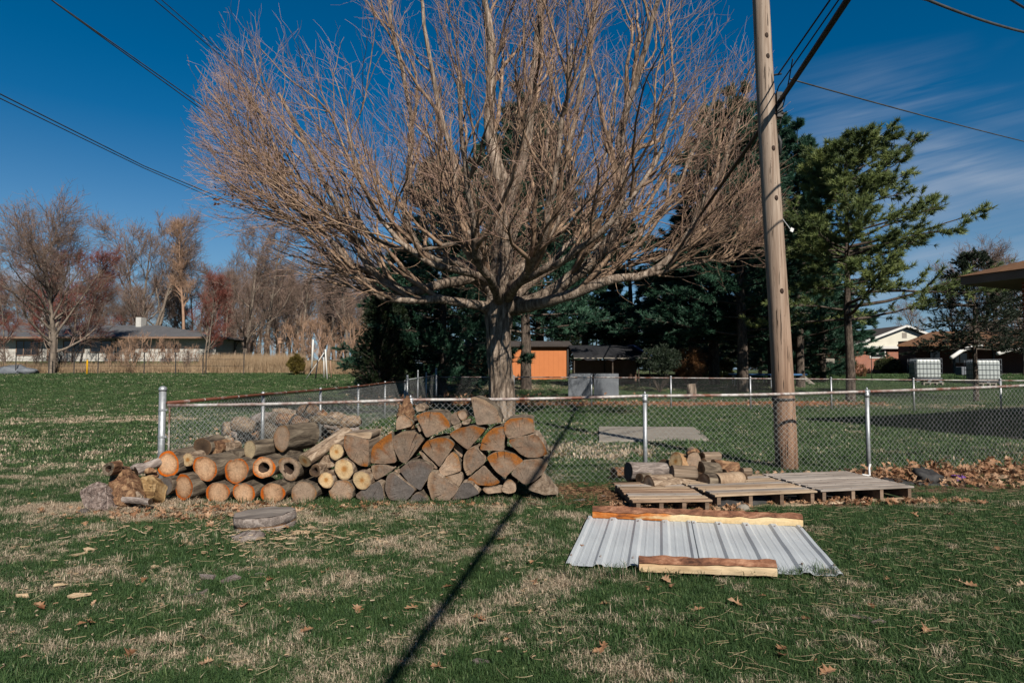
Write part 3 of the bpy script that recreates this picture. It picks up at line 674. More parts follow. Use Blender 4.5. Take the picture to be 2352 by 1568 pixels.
# ------------------------------------------------------------------ utility pole and wires
PB = gp(1808, 1078); PT = Vector((PB.x-.035*9.2, PB.y+.05, 9.2))
tp = thing('utility_pole', 'tall weathered wooden utility pole leaning slightly left just behind the fence', 'utility pole', (PB.x, PB.y, 0))
mb = MB(); mb.tube([PB.lerp(PT, q)-Vector((0, 0, .3 if q == 0 else 0))+Vector((.008*math.sin(q*9), 0, 0)) for q in [i/24 for i in range(25)]], [.152-.05*(i/24) for i in range(25)], 28)
part('shaft', mb, pole_wood, tp, True, world=True)
def on_pole(z, ang=-1.57, d=0.0):
    q = z/9.2; c = PB.lerp(PT, q); r = .152-.05*q+d; return Vector((c.x+r*math.cos(ang), c.y+r*math.sin(ang), z))
for (px, py) in [(1775, 330), (1783, 447), (1778, 64), (1784, 665), (1768, 113)]:
    z = at(px, py, 8.55).z; p = on_pole(z, -1.50, -.004)
    k = MB(); k.blob((p.x, p.y, p.z), (.030, .012, .040), 0, 10, 6, .1); part('knot', k, dark_inside, tp, True, world=True)
for z in (.98,):
    c = PB.lerp(PT, z/9.2); k = MB(); k.tube([(c.x, c.y, z-.018), (c.x, c.y, z+.018)], .152, 28, 0, True); part('strap', k, dark_metal, tp, True, world=True)
bw = MB(); A = on_pole(5.25, -.2, .03)
for z in (5.05, 5.3, 5.62): bw.tube([on_pole(z, -.4, -.02), on_pole(z, -.4, .10)], .014, 8)
bw.box(A.x-.03, A.x+.05, A.y-.05, A.y+.02, 5.0, 5.36)
part('cable_bracket', bw, dark_metal, tp, world=True)['kind'] = 'stuff'
jb = MB(); q = on_pole(4.75, -.1, .01); jb.tube([q, q+Vector((.03, 0, -.1)), q+Vector((.02, 0, -.28))], [.02, .028, .02], 8); part('clamp', jb, dark_metal, tp, True, world=True)
for (px, py) in [(1819, 527)]:
    q = at(px, py, 9.6)
    sm = MB(); sm.hexa([q+Vector(d) for d in [(-.035, .0, -.02), (.012, 0, -.045), (.012, .01, -.045), (-.035, .01, -.02), (-.012, 0, .035), (.035, 0, .01), (.035, .01, .01), (-.012, .01, .035)]])
    sm.bar(q+Vector((-.02, .01, 0)), on_pole(q.z, 0, -.01), .012, .012); part('reflector', sm, white_plastic, tp, world=True)

def wire(pts, r, label, name='overhead_wire', m=None, sag=0.0, n=16):
    mb = MB(); pts = [Vector(p) for p in pts]; out = []
    for a, b in zip(pts, pts[1:]):
        for i in range(n): q = i/n; out.append(a.lerp(b, q)-Vector((0, 0, sag*4*q*(1-q))))
    out.append(pts[-1]); mb.tube(out, r, 7)
    return tag(part(name, mb, m or cable_mat, None, True), label, 'cable')
K = Vector((.195, 1, .06)); KF = Vector((.13, 1, 0))
A = on_pole(5.24, -.2, .06)
wire([A-K*18+Vector((0, 0, .1)), A, A+KF*34+Vector((0, 0, .5))], .034, 'thick black cable bundle clamped to the utility pole and running overhead', 'overhead_cable', sag=.12)
A2 = on_pole(5.62, -.3, .05)
wire([A2-Vector((.05, 1, 0))*9+Vector((0, 0, .6)), A2], .011, 'upper thin black wire rising from the utility pole bracket')
A3 = on_pole(5.45, -.3, .05)
wire([A3-Vector((.085, 1, 0))*9+Vector((0, 0, .35)), A3, A+KF*.6], .009, 'thin black wire just above the thick cable bundle')
wire([A3-K*.8+Vector((0, 0, .05)), A+Vector((.03, 0, -.1)), on_pole(4.9, -.3, .03)], .008, 'short black drip loop hanging at the utility pole bracket', sag=.05)
wire([at(1815, 182, 8.3), at(2352, 325, 13.5), at(2900, 455, 20)], .010, 'thin grey service wire running right from the utility pole', m=wire_mat, sag=.02)
wire([at(1988, -60, 5.5), at(2130, 0, 7.2), at(2352, 74, 9.0), at(2700, 170, 12)], .017, 'twisted wire crossing the upper right corner of the sky', m=wire_mat, sag=.03)
wire([at(2200, -75, 6.0), at(2352, 18, 8.0), at(2600, 150, 12)], .014, 'wire cutting the extreme upper right corner', m=cable_mat)
wire([at(20, -85, 14), at(118, 0, 15.4), at(450, 233, 21), at(640, 350, 27), at(1100, 560, 45)], .017, 'upper wire of the close pair sloping down behind the maple crown', m=wire_mat)
wire([at(28, -70, 14), at(128, 8, 15.4), at(456, 246, 21), at(640, 362, 27), at(1100, 568, 45)], .017, 'lower wire of the close pair sloping down behind the maple crown', m=wire_mat)
wire([at(-120, 160, 13), at(0, 216, 15), at(330, 381, 21), at(520, 460, 26), at(1000, 640, 45)], .016, 'upper of the two lowest wires on the left of the sky', m=wire_mat)
wire([at(-120, 172, 13), at(0, 226, 15), at(330, 386, 21), at(520, 468, 26), at(1000, 646, 45)], .014, 'lower of the two lowest wires on the left of the sky', m=wire_mat)
wire([at(330, -24, 15), at(355, 0, 15.4), at(520, 140, 20), at(760, 320, 28), at(1100, 520, 44)], .014, 'faint wire entering the maple crown at the top left', m=wire_mat)
wire([at(345, -24, 15), at(371, 0, 15.4), at(530, 138, 20), at(760, 312, 28), at(1100, 512, 44)], .012, 'faint twin wire entering the maple crown at the top left', m=wire_mat)

# ------------------------------------------------------------------ house of which one roof corner shows on the right
T0 = Vector((9.6, 13.3, 0)); E1 = Vector((.909, .416, 0)); E2 = Vector((.416, -.909, 0))
th_ = thing('house', 'house whose brown roof corner juts in at the right edge', 'house', (T0.x, T0.y, 0))
def hp(a, b, z): return T0+E1*a+E2*b+Vector((0, 0, z))
W1, W2, EZ, RZ = 11.0, 9.0, 3.20, 4.9
sf = MB(); sf.hexa([hp(0, 0, EZ), hp(0, W2, EZ), hp(W1, W2, EZ), hp(W1, 0, EZ), hp(0, 0, EZ+.02), hp(0, W2, EZ+.02), hp(W1, W2, EZ+.02), hp(W1, 0, EZ+.02)]); part('soffit', sf, soffit, th_, world=True)
fa = MB()
cs = [hp(0, 0, 0), hp(0, W2, 0), hp(W1, W2, 0), hp(W1, 0, 0)]
for i in range(4):
    a, b = cs[i], cs[(i+1) % 4]; fa.bar(a+Vector((0, 0, EZ+.095)), b+Vector((0, 0, EZ+.095)), .03, .15)
part('fascia', fa, fascia_brown, th_, world=True)
rf = MB(); o = .06
c = [hp(-o, -o, EZ+.175), hp(-o, W2+o, EZ+.175), hp(W1+o, W2+o, EZ+.175), hp(W1+o, -o, EZ+.175), hp(W2/2, W2/2, RZ), hp(W1-W2/2, W2/2, RZ)]
rf.add(c, [(0, 4, 1), (1, 4, 5, 2), (2, 5, 3), (3, 5, 4, 0), (0, 1, 2, 3)]); part('roof', rf, roof_brown, th_, world=True)
wl = MB(); i_ = .75
wl.hexa([hp(i_, i_, -.2), hp(W1-i_, i_, -.2), hp(W1-i_, W2-i_, -.2), hp(i_, W2-i_, -.2), hp(i_, i_, EZ-.003), hp(W1-i_, i_, EZ-.003), hp(W1-i_, W2-i_, EZ-.003), hp(i_, W2-i_, EZ-.003)]); part('wall', wl, brick_red, th_, world=True)

# ------------------------------------------------------------------ brick house with a white gable
Y0 = 59.0; gz = tz(34, Y0)
tb_ = thing('house', 'red brick house with cream gable siding and dark roof past the pine trunk', 'house', (at(1965, 848, Y0).x, Y0, gz))
w_ = at(2190, 848, Y0).x-at(1965, 848, Y0).x
mb = MB(); mb.box(0, w_, 0, 14, -.5, 2.42); part('wall', mb, brick_red, tb_)
ap = w_*.50; gh = 1.75
mb = MB(); mb.add([(-.35, -.12, 2.55), (w_+.35, -.12, 2.55), (ap, -.12, 2.55+gh), (-.35, .1, 2.55), (w_+.35, .1, 2.55), (ap, .1, 2.55+gh)], [(0, 1, 2), (5, 4, 3), (0, 3, 4, 1)]); part('gable_siding', mb, siding, tb_)
mb = MB(); mb.box(-.35, w_+.35, -.35, .0-.125, 2.38, 2.58); mb.box(-.35, w_+.35, -.35, -.01, 2.33, 2.375); part('trim_board', mb, trim_white, tb_)
for s in (-1, 1):
    x0, x1 = (-.75, ap) if s < 0 else (w_+.75, ap); zl = 2.42; zt_ = 2.68+gh
    mb = MB(); mb.hexa([(x0, -.5, zl), (x1, -.5, zt_), (x1, 14.3, zt_), (x0, 14.3, zl), (x0, -.5, zl+.1), (x1, -.5, zt_+.1), (x1, 14.3, zt_+.1), (x0, 14.3, zl+.1)]); part('roof_slope', mb, roof_dark, tb_)
    mb = MB(); mb.bar((x0, -.53, zl+.03), (x1, -.53, zt_+.03), .05, .2); part('bargeboard', mb, trim_white, tb_)
mb = MB(); mb.box(ap-.22, ap+.22, -.14, -.125, 3.35, 3.85); part('gable_vent', mb, concrete, tb_)
def window(par, x0, x1, z0, z1, y=0.0, bars=(0, 1), m=None):
    fr = MB(); t_ = .09
    fr.box(x0, x1, y-.06, y+.02, z0, z0+t_); fr.box(x0, x1, y-.06, y+.02, z1-t_, z1); fr.box(x0, x0+t_, y-.055, y+.02, z0+t_+.002, z1-t_-.002); fr.box(x1-t_, x1, y-.055, y+.02, z0+t_+.002, z1-t_-.002)
    for k in range(bars[1]): zz_ = z0+(z1-z0)*(k+1)/(bars[1]+1); fr.box(x0+t_, x1-t_, y-.05, y+.0, zz_-.035, zz_+.035)
    for k in range(bars[0]): xx_ = x0+(x1-x0)*(k+1)/(bars[0]+1); fr.box(xx_-.035, xx_+.035, y-.052, y+.0, z0+t_, z1-t_)
    fo = part('window', fr, m or trim_white, par)
    g = MB(); g.box(x0+t_, x1-t_, y-.03, y-.01, z0+t_, z1-t_); part('pane', g, glass_dark, fo); return fo
wx = (at(1998, 848, Y0).x-at(1965, 848, Y0).x); window(tb_, wx, wx+1.5, 1.45, 2.3, 0, (0, 1))
cx = at(1987, 848, Y0).x-at(1965, 848, Y0).x
mb = MB(); mb.box(cx-.3, cx+.75, 7, 7.9, 3, 5.0); part('chimney', mb, concrete, tb_)
# low wing with a brown roof and a deep dark porch
Y1 = 50.0; wx0 = at(2062, 848, Y1).x
tw_ = thing('house', 'low house wing with brown shingled roof over a dark open porch at the right', 'house', (wx0, Y1, tz(wx0, Y1)))
mb = MB(); zl = 2.25
mb.hexa([(0, 0, zl), (18, -2, zl), (18, 7, zl+1.5), (7.6, 7, zl+1.5), (0, 0, zl+.12), (18, -2, zl+.12), (18, 7, zl+1.62), (7.6, 7, zl+1.62)]); part('roof', mb, roof_brown, tw_)
mb = MB(); mb.box(4.4, 18, 4.5, 7, -.4, zl+.7); part('wall', mb, brick_dark, tw_)
mb = MB(); mb.box(4.4, 18, 1.0, 4.5, -.4, .06); part('porch_floor', mb, concrete, tw_)
for x in (5.1, 8.3, 11.6):
    mb = MB(); mb.box(x-.07, x+.07, .75, .89, -.2, zl); part('porch_post', mb, dark_metal, tw_)
mb = MB(); mb.box(5.6, 6.4, 4.40, 4.49, .2, 2.1); part('door', mb, glass_dark, tw_)
window(tw_, 7.4, 8.9, .9, 1.9, 4.47, (1, 0), fascia_brown)
for (a, b) in [((2185, 821), (2232, 797)), ((2292, 812), (2350, 801))]:
    pa, pb = at(a[0], a[1], 42.5), at(b[0], b[1], 44.5); nm = 'white sloping pipe above the left tote' if a[0] < 2200 else 'white sloping pipe above the right tote'
    mb = MB(); pm = pa.lerp(pb, .5)+Vector((0, 0, .12)); mb.tube([pa, pm, pb, pb+Vector((1.6, 1.2, .1))], .13, 8); ob = part('drain_pipe', mb, trim_white, None, True); tag(ob, nm+' in front of the dark porch', 'pipe')

# ------------------------------------------------------------------ liquid totes
def tote(px0, px1, Y, label, dup=None, gz=None):
    x0, x1 = at(px0, 848, Y).x, at(px1, 848, Y).x; w = x1-x0; z0 = tz(x0, Y)+(.12 if gz is None else gz)
    t = thing('liquid_tote', label, 'water tank', (x0, Y, z0), -.12)
    b = MB(); n = 5; b.box(.04, w-.04, .04, .96, .16, 1.10); part('bottle', b, tote_plastic, t, bevel=.08)
    t.scale = (1, 1, 1.14); cg = MB()
    for i in range(8): x = w*i/7; cg.tube([(x, 0, .12), (x, 0, 1.14)], .009, 5); cg.tube([(x, 1, .12), (x, 1, 1.14)], .012, 5)
    for i in range(5):
        z = .14+1.0*i/4; cg.tube([(0, 0, z), (w, 0, z)], .010, 5); cg.tube([(0, 1, z), (w, 1, z)], .014, 5); cg.tube([(0, 0, z), (0, 1, z)], .014, 5); cg.tube([(w, 0, z), (w, 1, z)], .014, 5)
    for i in range(1, 6): y = i/6; cg.tube([(0, y, .12), (0, y, 1.14)], .012, 5); cg.tube([(w, y, .12), (w, y, 1.14)], .012, 5)
    part('cage', cg, grey_panel, t, True)
    p = MB(); p.box(0, w, 0, 1, .06, .12)
    for x in (.0, w/2-.08, w-.16): p.box(x, x+.16, .02, .98, -.06, .06)
    part('pallet_base', p, grey_panel, t)
    lid = MB(); lid.tube([(w/2, .5, 1.1), (w/2, .5, 1.15)], .1, 12); part('lid', lid, dark_metal, t, True)
    return t
tote(2105, 2160, 36.5, 'white caged liquid tote standing left on the far lawn by the brick house')
tote(2240, 2296, 34.8, 'white caged liquid tote standing right, half behind the spruce trunk')
for (px, py, Y, lab) in [(2141, 886, 34, 'grey concrete block lying on the grass before the left tote'), (2262, 890, 33.0, 'grey concrete block under the right tote')]:
    c = onground(px, Y); b = MB(); b.box(-.55, .55, -.1, .1, 0, .035); b.box(-.55, .55, -.1, .1, .16, .2)
    for x in (-.52, -.18, .18, .49): b.box(x-.035, x+.035, -.1, .1, .035, .16)
    tag(part('concrete_block', b, concrete, None, loc=c), lab, 'block')
b = MB(); q = at(2225, 852, 39); b.box(-.6, .6, -.3, .3, -.55, 0); tag(part('storage_bin', b, grey_panel, None, loc=at(2222, 842, 41), bevel=.05), 'grey bin in the shade between the two totes', 'bin')

# ------------------------------------------------------------------ orange shed, canopy and panels behind the rear fence
Y = 40; x0, x1 = at(1075, 848, Y).x, at(1303, 848, Y).x; z0 = tz(0, Y)
t = thing('shed', 'bright orange panelled shed glimpsed between the maple trunk and the pines', 'shed', (x0, Y, z0))
b = MB(); b.box(0, x1-x0, 0, 3.5, -.4, 2.15); part('wall', b, shed_orange, t)
b = MB(); w = x1-x0; b.hexa([(-.3, -.3, 2.1), (w+.3, -.3, 2.1), (w+.3, 1.75, 2.45), (-.3, 1.75, 2.45), (-.3, -.3, 2.2), (w+.3, -.3, 2.2), (w+.3, 1.75, 2.55), (-.3, 1.75, 2.55)])
b.hexa([(-.3, 1.75, 2.45), (w+.3, 1.75, 2.45), (w+.3, 3.8, 2.1), (-.3, 3.8, 2.1), (-.3, 1.75, 2.55), (w+.3, 1.75, 2.55), (w+.3, 3.8, 2.2), (-.3, 3.8, 2.2)]); part('roof', b, roof_dark, t)
b = MB(); b.box(w-.02, w+.14, -.1, 0.04, -.3, 2.1); part('corner_board', b, roof_dark, t)
b = MB(); b.box(2.6, 3.7, -.05, -.005, 0, 1.95); part('door', b, shed_orange, t)
Y = 32; x0 = at(1318, 848, Y).x; z0 = tz(x0, Y)
t = thing('canopy', 'low open canopy draped with a blue tarpaulin under the pines', 'canopy', (x0, Y, z0))
b = MB(); n = 12
for i in range(n):
    for j in range(2):
        a = i/n*3.95; a2 = (i+1)/n*3.95; zA = 1.62+.10*math.sin(i*1.9); zB = 1.62+.10*math.sin((i+1)*1.9)
        if j == 0: b.hexa([(a, -.05, zA-.12), (a2, -.05, zB-.12), (a2, 0, zB-.12), (a, 0, zA-.12), (a, -.05, zA+.06), (a2, -.05, zB+.06), (a2, 0, zB+.06), (a, 0, zA+.06)])
        else: b.hexa([(a, .002, zA), (a2, .002, zB), (a2, 3, 2.3), (a, 3, 2.3), (a, .002, zA+.03), (a2, .002, zB+.03), (a2, 3, 2.33), (a, 3, 2.33)])
part('tarpaulin', b, tarp_dark, t)
b = MB()
for i in range(30):
    a = i/30*3.9; q0 = .09*noise.noise(Vector((i*1.7, 1, 1))); q1 = .09*noise.noise(Vector((i*1.7+1.7, 1, 1)))
    if noise.noise(Vector((i*.6, 4, 4))) < -.12: continue
    b.hexa([(a, -.075, 1.53+q0), (a+.13, -.075, 1.53+q1), (a+.13, -.058, 1.53+q1), (a, -.058, 1.53+q0), (a, -.075, 1.58), (a+.13, -.075, 1.58), (a+.13, -.058, 1.58), (a, -.058, 1.58)])
part('ragged_edge', b, concrete, t)['kind'] = 'stuff'
b = MB(); b.hexa([(3.0, -.1, 2.2), (4.1, -.1, 1.55), (4.1, 1.4, 1.55), (3.0, 1.4, 2.2), (3.0, -.1, 2.26), (4.1, -.1, 1.61), (4.1, 1.4, 1.61), (3.0, 1.4, 2.26)]); part('blue_flap', b, tarp_blue, t)
for x in (.03, 2.0, 3.9):
    for y in (.1, 2.9): b = MB(); b.tube([(x, y, -.3), (x, y, 1.6 if y < 1 else 2.28)], .035, 6); part('post', b, bark_pine, t)
b = MB(); b.box(.2, 3.8, 2.95, 3.0, 0, 1.5); part('back_panel', b, fascia_brown, t)
for i, (pa, pb) in enumerate([(1305, 1361), (1364, 1421)]):
    Y = 26.6; xa, xb = at(pa, 848, Y).x, at(pb, 848, Y).x; b = MB(); b.box(0, xb-xa, 0, .05, 0, 1.02); z = tz(xa, Y)
    o_ = part('grey_panel', b, grey_panel, None, loc=(xa, Y+.02*i, z-.03), bevel=.006); tag(o_, ['left of two grey boards standing upright behind the rear fence', 'right of two grey boards standing upright behind the rear fence'][i], 'board')
    if i == 0:
        h = MB(); h.box(.22, .36, -.012, -.002, .82, .9); part('handle_slot', h, dark_inside, o_)
# trampoline
c = onground(1762, 34); t = thing('trampoline', 'blue edged trampoline frame behind the utility pole', 'trampoline', c)
b = MB(); ring_ = [(2.0*math.cos(a*.3142), 1.6*math.sin(a*.3142), .62) for a in range(21)]; b.tube(ring_, .06, 6); part('padded_rim', b, blue_pad, t, True)
b = MB(); b.add([(1.9*math.cos(a*.3142), 1.5*math.sin(a*.3142), .6) for a in range(20)], [tuple(range(20))]); part('mat', b, dark_net, t)
for a in range(6): q = a*1.047+.3; b = MB(); b.tube([(2*math.cos(q), 1.6*math.sin(q), .6), (2.05*math.cos(q), 1.65*math.sin(q), -.2)], .025, 6); part('leg', b, galv, t)
c = onground(1853, 34.5); t = thing('ladder', 'small grey ladder leaning on the trampoline', 'ladder', c)
for s in (0, .35): b = MB(); b.bar((-.35, s, .65), (.45, s, -.02), .05, .09); part('rail', b, concrete, t)
for k in range(3): q = .2+.25*k; b = MB(); b.bar((-.35+.8*q, 0, .65-.67*q), (-.35+.8*q, .35, .65-.67*q), .05, .03); part('rung', b, concrete, t)
c = onground(2002, 40); t = thing('bird_feeder_pole', 'thin black hooked pole standing on the grass before the brick house', 'pole', c)
b = MB(); b.tube([(0, 0, -.1), (0, 0, 2.0), (.05, 0, 2.08), (.35, 0, 2.08)], .02, 6); part('pole', b, dark_metal, t, True)
c = onground(1905, 42); t = thing('mailbox', 'small white and green stand by the shrubs left of the pine trunk', 'stand', c)
b = MB(); b.box(-.3, .3, -.15, .15, .95, 1.3); part('box', b, concrete, t, bevel=.03); b = MB(); b.bar((0, 0, -.1), (0, 0, .95), .08, .08, up=(0, 1, 0)); part('stand_post', b, shrub_grn, t)

# ------------------------------------------------------------------ white ranch house on the left
Y = 64; ox = at(0, 848, Y).x; gz = 2.25
def X(px): return at(px, 848, Y).x-ox
t = thing('house', 'long low white block house with dark windows and a grey hipped roof behind bare trees', 'house', (ox, Y, gz))
b = MB(); b.box(-14, X(495), 0, 8, -.9, 2.45); part('wall', b, block_white, t)
e = 2.45
def rp(px, py, yy): q = at(px, py, Y+yy); return (q.x-ox, yy, q.z-gz)
b = MB()
xa, xb, xr0, xr1 = -15, X(512), -6, X(310)
rv = [(xa, -1.2, e), (xb, -1.2, e-.02), (xb, 9.2, e), (xa, 9.2, e), (xr0, 4, e+1.5), (xr1, 4, e+1.5)]
b.add(rv+[(x_, y_, z_-.12) for x_, y_, z_ in rv[:4]], [(0, 1, 5, 4), (1, 2, 5), (2, 3, 4, 5), (3, 0, 4), (9, 8, 7, 6), (0, 6, 7, 1), (1, 7, 8, 2), (2, 8, 9, 3), (3, 9, 6, 0)]); part('roof', b, roof_grey, t)
b = MB(); b.box(xa, xb, -1.24, -1.205, e-.2, e-.02); part('fascia', b, fascia_brown, t)
for (a, c_, z0_, z1_) in [(188/3.92/1.306*1, 0, 0, 0)]: pass
def wpx(p): return X(p*.19527)
for (a, c_) in [(180, 455), (735, 990), (1055, 1312)]: window(t, wpx(a), wpx(c_), .55 if a < 200 else .85, 2.1, 0, (1 if a > 200 else 2, 0), fascia_brown)
for (a, c_) in [(1520, 1578), (1678, 1732), (1885, 1938), (2020, 2110)]: window(t, wpx(a), wpx(c_), .95, 1.6, 0, (0, 0), fascia_brown)
b = MB(); b.box(wpx(545), wpx(640), -.04, -.002, -.3, 1.95); part('door', b, fascia_brown, t)
for (a, c_, zt_) in [(170, 270, 5.3), (1360, 1425, 4.75)]:
    b = MB(); b.box(wpx(a), wpx(c_), 3.2, 4.2, 3, zt_); part('chimney', b, white_paint, t)
b = MB(); b.tube([(wpx(1356), -.06, -.3), (wpx(1356), -.06, 2.3)], .05, 6); part('downspout', b, dark_metal, t)
b = MB(); b.box(wpx(1945), wpx(2045), -1.0, -.3, -.35, .25); o_ = part('air_conditioner', b, grey_panel, None, loc=(ox, Y, gz), bevel=.04); tag(o_, 'grey air conditioner unit standing against the white house wall', 'air conditioner')
# yellow marker and far wire fence
c = onground(200, 46); b = MB(); b.tube([(0, 0, -.2), (0, 0, 1.0), (0, 0, 1.06)], [.055, .055, .03], 8); tag(part('marker_post', b, yellow_paint, None, True, loc=c), 'bright yellow marker post at the edge of the far lawn', 'post')
Yf = 46; t = thing('wire_fence', 'dark wire fence with slim posts across the back of the open lawn', 'fence', onground(0, Yf))
for px in (36, 112, 170, 225, 331, 403, 466, 473, 560):
    c = onground(px, Yf); b = MB(); b.tube([(c.x, c.y, c.z-.2), (c.x, c.y, c.z+1.62)], .035, 6); part('post', b, dark_metal, t, world=True)
b = MB()
xs_ = [onground(px, Yf) for px in (-160, 0, 150, 300, 450, 560)]
for h in (1.6, 1.1, .6): b.tube([c+Vector((0, 0, h)) for c in xs_], .012, 5)
part('wire_strand', b, dark_metal, t, world=True)
# ------------------------------------------------------------------ the big bare maple
TX, TY = -.30, 17.2; TZ = tz(TX, TY)
tm = thing('maple_tree', 'large bare spreading maple with a furrowed pale trunk in the middle of the yard', 'tree', (TX, TY, TZ))
r5 = np.random.RandomState(5)
def local(px, py, dy=0.0):
    p = at(px, py, TY+dy); return (p.x-TX, p.y-TY, p.z-TZ)
def spline(pts, n):
    P = [Vector(p) for p in pts]; P = [P[0]*2-P[1]]+P+[P[-1]*2-P[-2]]; out = []
    m = len(P)-3
    for q in np.linspace(0, m-1e-6, n):
        i = int(q); t = q-i; a, b, c, d = P[i:i+4]
        out.append(.5*((2*b)+(c-a)*t+(2*a-5*b+4*c-d)*t*t+(3*b-a-3*c+d)*t**3))
    return out
def rough_tube(mb, pts, rad, n=20, amp=.05, sc=3.0, mi=0):
    base = len(mb.v); mb.tube(pts, rad, n, mi)
    k = len(pts)
    for i in range(k):
        c = Vector(pts[i])
        for j in range(n):
            v = Vector(mb.v[base+i*n+j]); d = v-c; a = 2*math.pi*j/n
            q = 1+amp*(noise.noise(Vector((math.cos(a)*sc, math.sin(a)*sc, c.z*.8)))*1.6+noise.noise(Vector((math.cos(a)*sc*4, math.sin(a)*sc*4, c.z*2.2+c.x)))*.9)
            mb.v[base+i*n+j] = tuple(c+d*q)
tp_ = spline([local(1152, 975), local(1154, 935), local(1150, 850), local(1146, 780), local(1146, 705), local(1150, 640), local(1155, 560), local(1157, 470), local(1160, 405)], 60)
tr = [.50-.15*min(1, i/5) - (.03*max(0, (i-5))/20 if i < 34 else .03*29/20+.0028*(i-34)) + (.07*math.exp(-((i-29)/4.0)**2)) for i in range(60)]
mb = MB(); rough_tube(mb, tp_, [max(.12, q*1.0) for q in tr], 64, .10, 3.2)
part('trunk', mb, bark_maple, tm, True)
LIMBS = [([(1130, 712, 0), (1095, 700, -.4), (1000, 690, -.9), (930, 688, -1.1), (868, 680, -1.2), (830, 640, -1.3), (770, 560, -1.5), (690, 480, -1.6), (610, 400, -1.7)], .115),
 ([(1135, 668, 0), (1085, 640, -.3), (1040, 648, -.6), (960, 668, -.9), (900, 660, -1.0), (850, 610, -1.1), (810, 540, -1.2), (760, 450, -1.3), (700, 330, -1.4), (640, 210, -1.5)], .13),
 ([(1140, 640, 0), (1105, 600, .2), (1085, 560, .3), (1060, 510, .4), (1040, 470, .5), (1045, 380, .6), (1010, 250, .7), (975, 60, .8), (960, -60, .8)], .135),
 ([(1140, 690, 0), (1070, 610, .8), (1000, 595, 1.4), (955, 560, 1.6), (930, 480, 1.8), (945, 380, 1.8), (940, 230, 1.9), (900, 60, 2.0), (880, -60, 2)], .13),
 ([(1160, 706, 0), (1225, 690, -.3), (1300, 650, -.5), (1370, 590, -.6), (1415, 520, -.7), (1425, 430, -.7), (1430, 300, -.8), (1470, 150, -.9), (1510, 0, -1.0)], .19),
 ([(1175, 708, 0), (1260, 692, -.9), (1340, 665, -1.3), (1410, 640, -1.5), (1475, 632, -1.6), (1540, 590, -1.7), (1600, 500, -1.8), (1650, 400, -1.9), (1700, 280, -2)], .135),
 ([(1165, 690, 0), (1230, 640, .8), (1300, 600, 1.3), (1380, 560, 1.8), (1460, 540, 2.1), (1540, 460, 2.3), (1590, 350, 2.4), (1650, 200, 2.4)], .12),
 ([(1168, 640, 0), (1220, 590, .4), (1270, 520, .6), (1300, 440, .7), (1310, 320, .8), (1340, 180, .8), (1370, 0, .9)], .13),
 ([(1160, 470, 0), (1190, 400, .1), (1215, 300, .1), (1225, 160, .2), (1240, 0, .2), (1250, -120, .2)], .15),
 ([(1157, 430, 0), (1135, 350, .1), (1125, 240, .2), (1130, 120, .2), (1110, -20, .3), (1100, -140, .3)], .17),
 ([(1150, 700, 0), (1130, 650, -1.4), (1100, 600, -2.6), (1085, 520, -3.4), (1070, 380, -3.9), (1050, 180, -4.4)], .11),
 ([(1158, 690, 0), (1200, 640, -1.6), (1240, 570, -2.7), (1260, 460, -3.4), (1290, 300, -3.9), (1320, 100, -4.3)], .11),
 ([(1150, 690, 0), (1110, 640, 1.8), (1080, 590, 3.2), (1050, 500, 4.0), (1020, 350, 4.6), (1000, 180, 5)], .12),
 ([(1158, 690, 0), (1210, 640, 1.8), (1280, 590, 3.2), (1340, 500, 4.0), (1390, 350, 4.6), (1420, 180, 5)], .12),
 ([(1130, 650, 0), (1060, 620, -1.3), (980, 600, -2.0), (900, 540, -2.4), (840, 440, -2.6), (800, 300, -2.8)], .09),
 ([(1165, 660, 0), (1250, 620, -1.6), (1350, 560, -2.5), (1440, 470, -3), (1520, 340, -3.2), (1560, 180, -3.3)], .09),
 ([(1150, 600, 0), (1090, 560, .3), (1030, 560, .6), (950, 575, .8), (880, 560, .9), (800, 500, 1), (700, 440, 1.1), (600, 350, 1.2)], .08),
 ([(1168, 560, 0), (1200, 500, 1), (1240, 420, 1.8), (1260, 300, 2.2), (1270, 100, 2.5)], .09)]
KL = 26; LIMBS += [([(1475, 634, -1.6), (1540, 618, -1.8), (1620, 600, -2.0), (1690, 600, -2.1)], .05), ([(1500, 600, 2.1), (1580, 560, 2.3), (1650, 520, 2.4)], .05),
 ([(760, 545, -1.5), (690, 510, -1.6), (610, 470, -1.7)], .045), ([(830, 560, .9), (740, 520, 1.0), (650, 450, 1.1)], .045), ([(810, 540, -1.2), (700, 430, -1.3), (600, 320, -1.4)], .05)]
LP, LR = [], []
for pts, r in LIMBS:
    r *= 1.22
    q = spline([local(*p) for p in pts], KL)
    q = [p+Vector(noise.noise_vector(p*1.3+Vector((r*90, 0, 0))))*.09*min(1, i/6) for i, p in enumerate(q)]
    rr = [r*(1-.74*(i/(KL-1))**.9)+(.05*max(0, 1-i/3) if r > .07 else 0) for i in range(KL)]
    mb = MB(); rough_tube(mb, q, rr, 12, .06, 1.6); part('limb', mb, bark_maple, tm, True); LP.append([tuple(p) for p in q]); LR.append(rr)
LP, LR = np.array(LP), np.array(LR)
CEN = np.array([0, 0, 2.2]); ECN = np.array([-.35, 0, 6.0]); ERA = np.array([7.8, 6.6, 9.2])
def trop(a, b, cz=0.0):
    def f(p):
        d = p-CEN; d = d*np.array([1, 1, .75]); return nrm(d)*a+np.array([0, 0, b])
    return f
